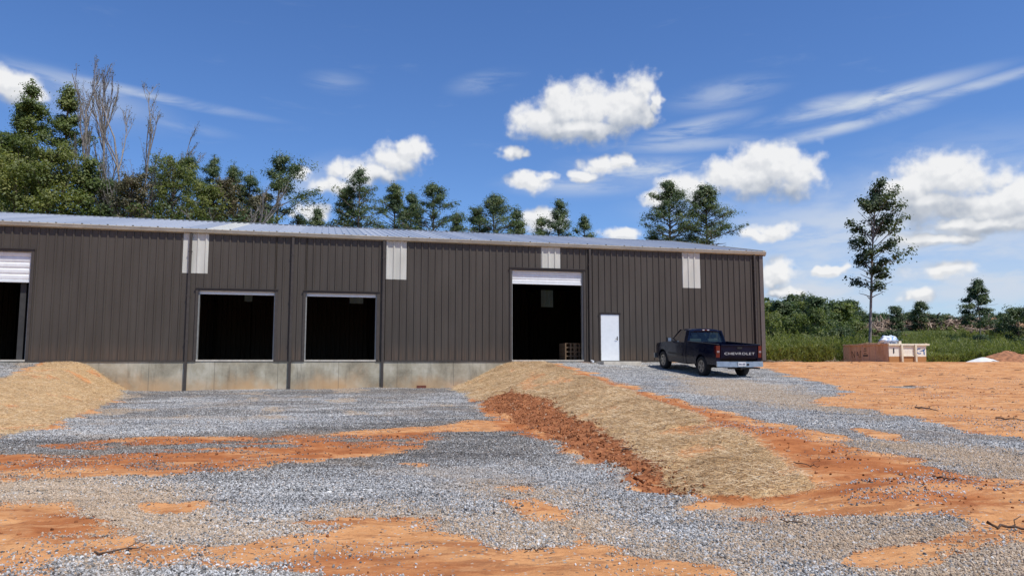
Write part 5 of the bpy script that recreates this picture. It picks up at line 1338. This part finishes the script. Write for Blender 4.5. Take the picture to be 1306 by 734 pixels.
# domain warp for ragged puffs
nz = G.new('ShaderNodeTexNoise'); nz.inputs['Scale'].default_value = 22; nz.inputs['Detail'].default_value = 3; nz.inputs['Roughness'].default_value = .62; GL.new(gi.outputs[0], nz.inputs['Vector'])
sc_ = G.new('ShaderNodeSeparateColor'); GL.new(nz.outputs['Color'], sc_.inputs[0])
azw = gm('ADD', az_, gm('MULTIPLY_ADD', sc_.outputs[0], .075, -.0375)); elw = gm('ADD', el_, gm('MULTIPLY_ADD', sc_.outputs[1], .028, -.014))
cb = G.new('ShaderNodeCombineXYZ'); GL.new(azw, cb.inputs[0]); GL.new(elw, cb.inputs[1])
cur = None
for (px, py, rx, ry) in puffs:
    a, e = azel(px, py); mp = G.new('ShaderNodeVectorMath'); mp.operation = 'MULTIPLY_ADD'; GL.new(cb.outputs[0], mp.inputs[0])
    sx, sy = FPX / (rx * 1.05), FPX / (ry * 1.05) * .97; mp.inputs[1].default_value = (sx, sy, 0); mp.inputs[2].default_value = (-a * sx, -e * sy, 0)
    ln = G.new('ShaderNodeVectorMath'); ln.operation = 'LENGTH'; GL.new(mp.outputs[0], ln.inputs[0])
    v = gm('SUBTRACT', 1.0, ln.outputs['Value'])
    cur = v if cur is None else gm('SMOOTH_MAX', cur, v, .18)
n2 = G.new('ShaderNodeTexNoise'); n2.inputs['Scale'].default_value = 30; n2.inputs['Detail'].default_value = 7; n2.inputs['Roughness'].default_value = .54; GL.new(gi.outputs[0], n2.inputs['Vector'])
body_ = cur; cur = gm('ADD', cur, gm('MULTIPLY_ADD', n2.outputs['Fac'], 1.7, -.85)); GL.new(body_, go.inputs[3])
GL.new(cur, go.inputs[0]); GL.new(az_, go.inputs[1]); GL.new(el_, go.inputs[2])
tc = wn('ShaderNodeTexCoord'); vec = tc.outputs['Generated']
def call(v):
    n = wn('ShaderNodeGroup'); n.node_tree = grp; W.links.new(v, n.inputs[0]); return n
def off(v, o):
    n = wn('ShaderNodeVectorMath', operation='ADD'); W.links.new(v, n.inputs[0]); n.inputs[1].default_value = o; return n.outputs[0]
c0 = call(vec); c1 = call(off(vec, (.003, 0, .006))); c2 = call(off(vec, (.006, 0, .028)))
def wm(op, a, b=None, c=None): return gm(op, a, b, c, W)
def wstep(x, lo, hi):
    if lo > hi: return wm('SUBTRACT', 1.0, wstep(x, hi, lo))
    n = wn('ShaderNodeMapRange', interpolation_type='SMOOTHSTEP'); W.links.new(x, n.inputs[0]); n.inputs[1].default_value = lo; n.inputs[2].default_value = hi; return n.outputs[0]
pa = wstep(c0.outputs[0], -.16, .52)
lit = wm('ADD', wm('MULTIPLY', wstep(wm('SUBTRACT', c0.outputs[0], c1.outputs[0]), -.35, .35), .35), wm('MULTIPLY', wstep(wm('SUBTRACT', c0.outputs[3], c2.outputs[3]), -.75, .55), .72))
thick = wstep(c0.outputs[0], .15, .8)
# streaks
stv = wn('ShaderNodeCombineXYZ'); W.links.new(c0.outputs[1], stv.inputs[0]); W.links.new(c0.outputs[2], stv.inputs[1])
scur = None
for (px, py, rx, ry, ang, s) in streaks:
    a, e = azel(px, py); ca, sa = cos(R(ang)), sin(R(ang))
    mp = wn('ShaderNodeMapping', vector_type='TEXTURE'); W.links.new(stv.outputs[0], mp.inputs[0]); mp.inputs['Location'].default_value = (a, e, 0); mp.inputs['Rotation'].default_value = (0, 0, R(ang)); mp.inputs['Scale'].default_value = (rx / FPX, ry / FPX, 1)
    ln = wn('ShaderNodeVectorMath', operation='LENGTH'); W.links.new(mp.outputs[0], ln.inputs[0])
    v = wm('MULTIPLY', wstep(ln.outputs['Value'], 1.35, .0), min(.95, s * 1.45)); scur = v if scur is None else wm('MAXIMUM', scur, v)
mpn = wn('ShaderNodeMapping'); W.links.new(stv.outputs[0], mpn.inputs[0]); mpn.inputs['Scale'].default_value = (1, 4.5, 1); mpn.inputs['Rotation'].default_value = (0, 0, R(-6))
sn = wn('ShaderNodeTexNoise'); sn.inputs['Scale'].default_value = 9; sn.inputs['Detail'].default_value = 7; sn.inputs['Roughness'].default_value = .6; sn.inputs['Distortion'].default_value = .5; W.links.new(mpn.outputs[0], sn.inputs['Vector'])
sal = wm('MULTIPLY', scur, wstep(sn.outputs['Fac'], .30, .60))
ext = wm('MULTIPLY', wstep(sn.outputs['Fac'], .58, .8), .06)
vcur = None
for (px, py, rx, ry, ang, s) in [(1130, 300, 280, 85, 0, .95), (1260, 345, 250, 85, 0, 1.0), (1030, 370, 200, 60, 0, 1.0), (1240, 230, 130, 60, 0, .35), (800, 225, 130, 28, 4, .42), (420, 225, 60, 30, 15, .35), (90, 125, 120, 30, -6, .45), (900, 265, 120, 25, 0, .35), (1000, 400, 900, 60, 0, .22)]:
    a, e = azel(px, py)
    mp = wn('ShaderNodeMapping', vector_type='TEXTURE'); W.links.new(stv.outputs[0], mp.inputs[0]); mp.inputs['Location'].default_value = (a, e, 0); mp.inputs['Rotation'].default_value = (0, 0, R(ang)); mp.inputs['Scale'].default_value = (rx / FPX, ry / FPX, 1)
    ln = wn('ShaderNodeVectorMath', operation='LENGTH'); W.links.new(mp.outputs[0], ln.inputs[0])
    v = wm('MULTIPLY', wstep(ln.outputs['Value'], 1.2, .0), s); vcur = v if vcur is None else wm('MAXIMUM', vcur, v)
vn = wn('ShaderNodeMapping'); W.links.new(stv.outputs[0], vn.inputs[0]); vn.inputs['Scale'].default_value = (1, 2.6, 1)
vt = wn('ShaderNodeTexNoise'); vt.inputs['Scale'].default_value = 12; vt.inputs['Detail'].default_value = 6; W.links.new(vn.outputs[0], vt.inputs['Vector'])
veil = wm('MULTIPLY', vcur, wm('MULTIPLY_ADD', wstep(vt.outputs['Fac'], .35, .65), .55, .45))
sal = wm('MAXIMUM', wm('MAXIMUM', sal, ext), veil)
def wmix(f, a, b):
    n = wn('ShaderNodeMix', data_type='RGBA'); 
    for x, i in ((f, 0), (a, 6), (b, 7)):
        if isinstance(x, (tuple, float)): n.inputs[i].default_value = x
        else: W.links.new(x, n.inputs[i])
    return n.outputs[2]
CS = 8.0
hs = wn('ShaderNodeHueSaturation'); hs.inputs['Saturation'].default_value = 1.12; hs.inputs['Value'].default_value = 1.0; W.links.new(sky.outputs[0], hs.inputs['Color'])
mixc = (.70 * CS, .77 * CS, .88 * CS, 1)
tn = wn('ShaderNodeMix', data_type='RGBA', blend_type='MULTIPLY'); tn.inputs[0].default_value = 1; W.links.new(hs.outputs[0], tn.inputs[6]); tn.inputs[7].default_value = (.84, .98, 1.26, 1)
c_ = wmix(sal, tn.outputs[2], mixc)
cc = wmix(lit, (.37 * CS, .43 * CS, .53 * CS, 1), (1.0 * CS, 1.0 * CS, 1.0 * CS, 1))
c_ = wmix(wm('MULTIPLY', pa, .96), c_, cc)
bg = wn('ShaderNodeBackground'); W.links.new(c_, bg.inputs[0]); bg.inputs[1].default_value = .1
wo = wn('ShaderNodeOutputWorld'); W.links.new(bg.outputs[0], wo.inputs[0])
world.cycles.sampling_method = 'MANUAL'; world.cycles.sample_map_resolution = 512

sd = bpy.data.lights.new('sun', 'SUN'); sd.energy = 4.2; sd.angle = R(.5); sd.color = (1, .96, .89)
so = bpy.data.objects.new('sun', sd); col.objects.link(so); so.rotation_euler = SUN.to_track_quat('Z', 'Y').to_euler(); so.location = (20, -20, 60)

cam = bpy.data.cameras.new('camera'); co_ = bpy.data.objects.new('camera', cam); col.objects.link(co_)
cam.sensor_width = 36; cam.lens = FPX / 1306 * 36; cam.clip_end = 5000; cam.clip_start = .05
co_.rotation_euler = (pi / 2 + PITCH, 0, 0); co_.location = (0, 0, 0); scene.camera = co_
scene.render.engine = 'CYCLES'; scene.render.resolution_x = 1024; scene.render.resolution_y = 575
scene.cycles.max_bounces = 6; scene.cycles.transparent_max_bounces = 8
v = scene.view_settings; v.view_transform = 'Standard'; v.look = 'None'; v.gamma = 1; v.exposure = .18; v.use_curve_mapping = False
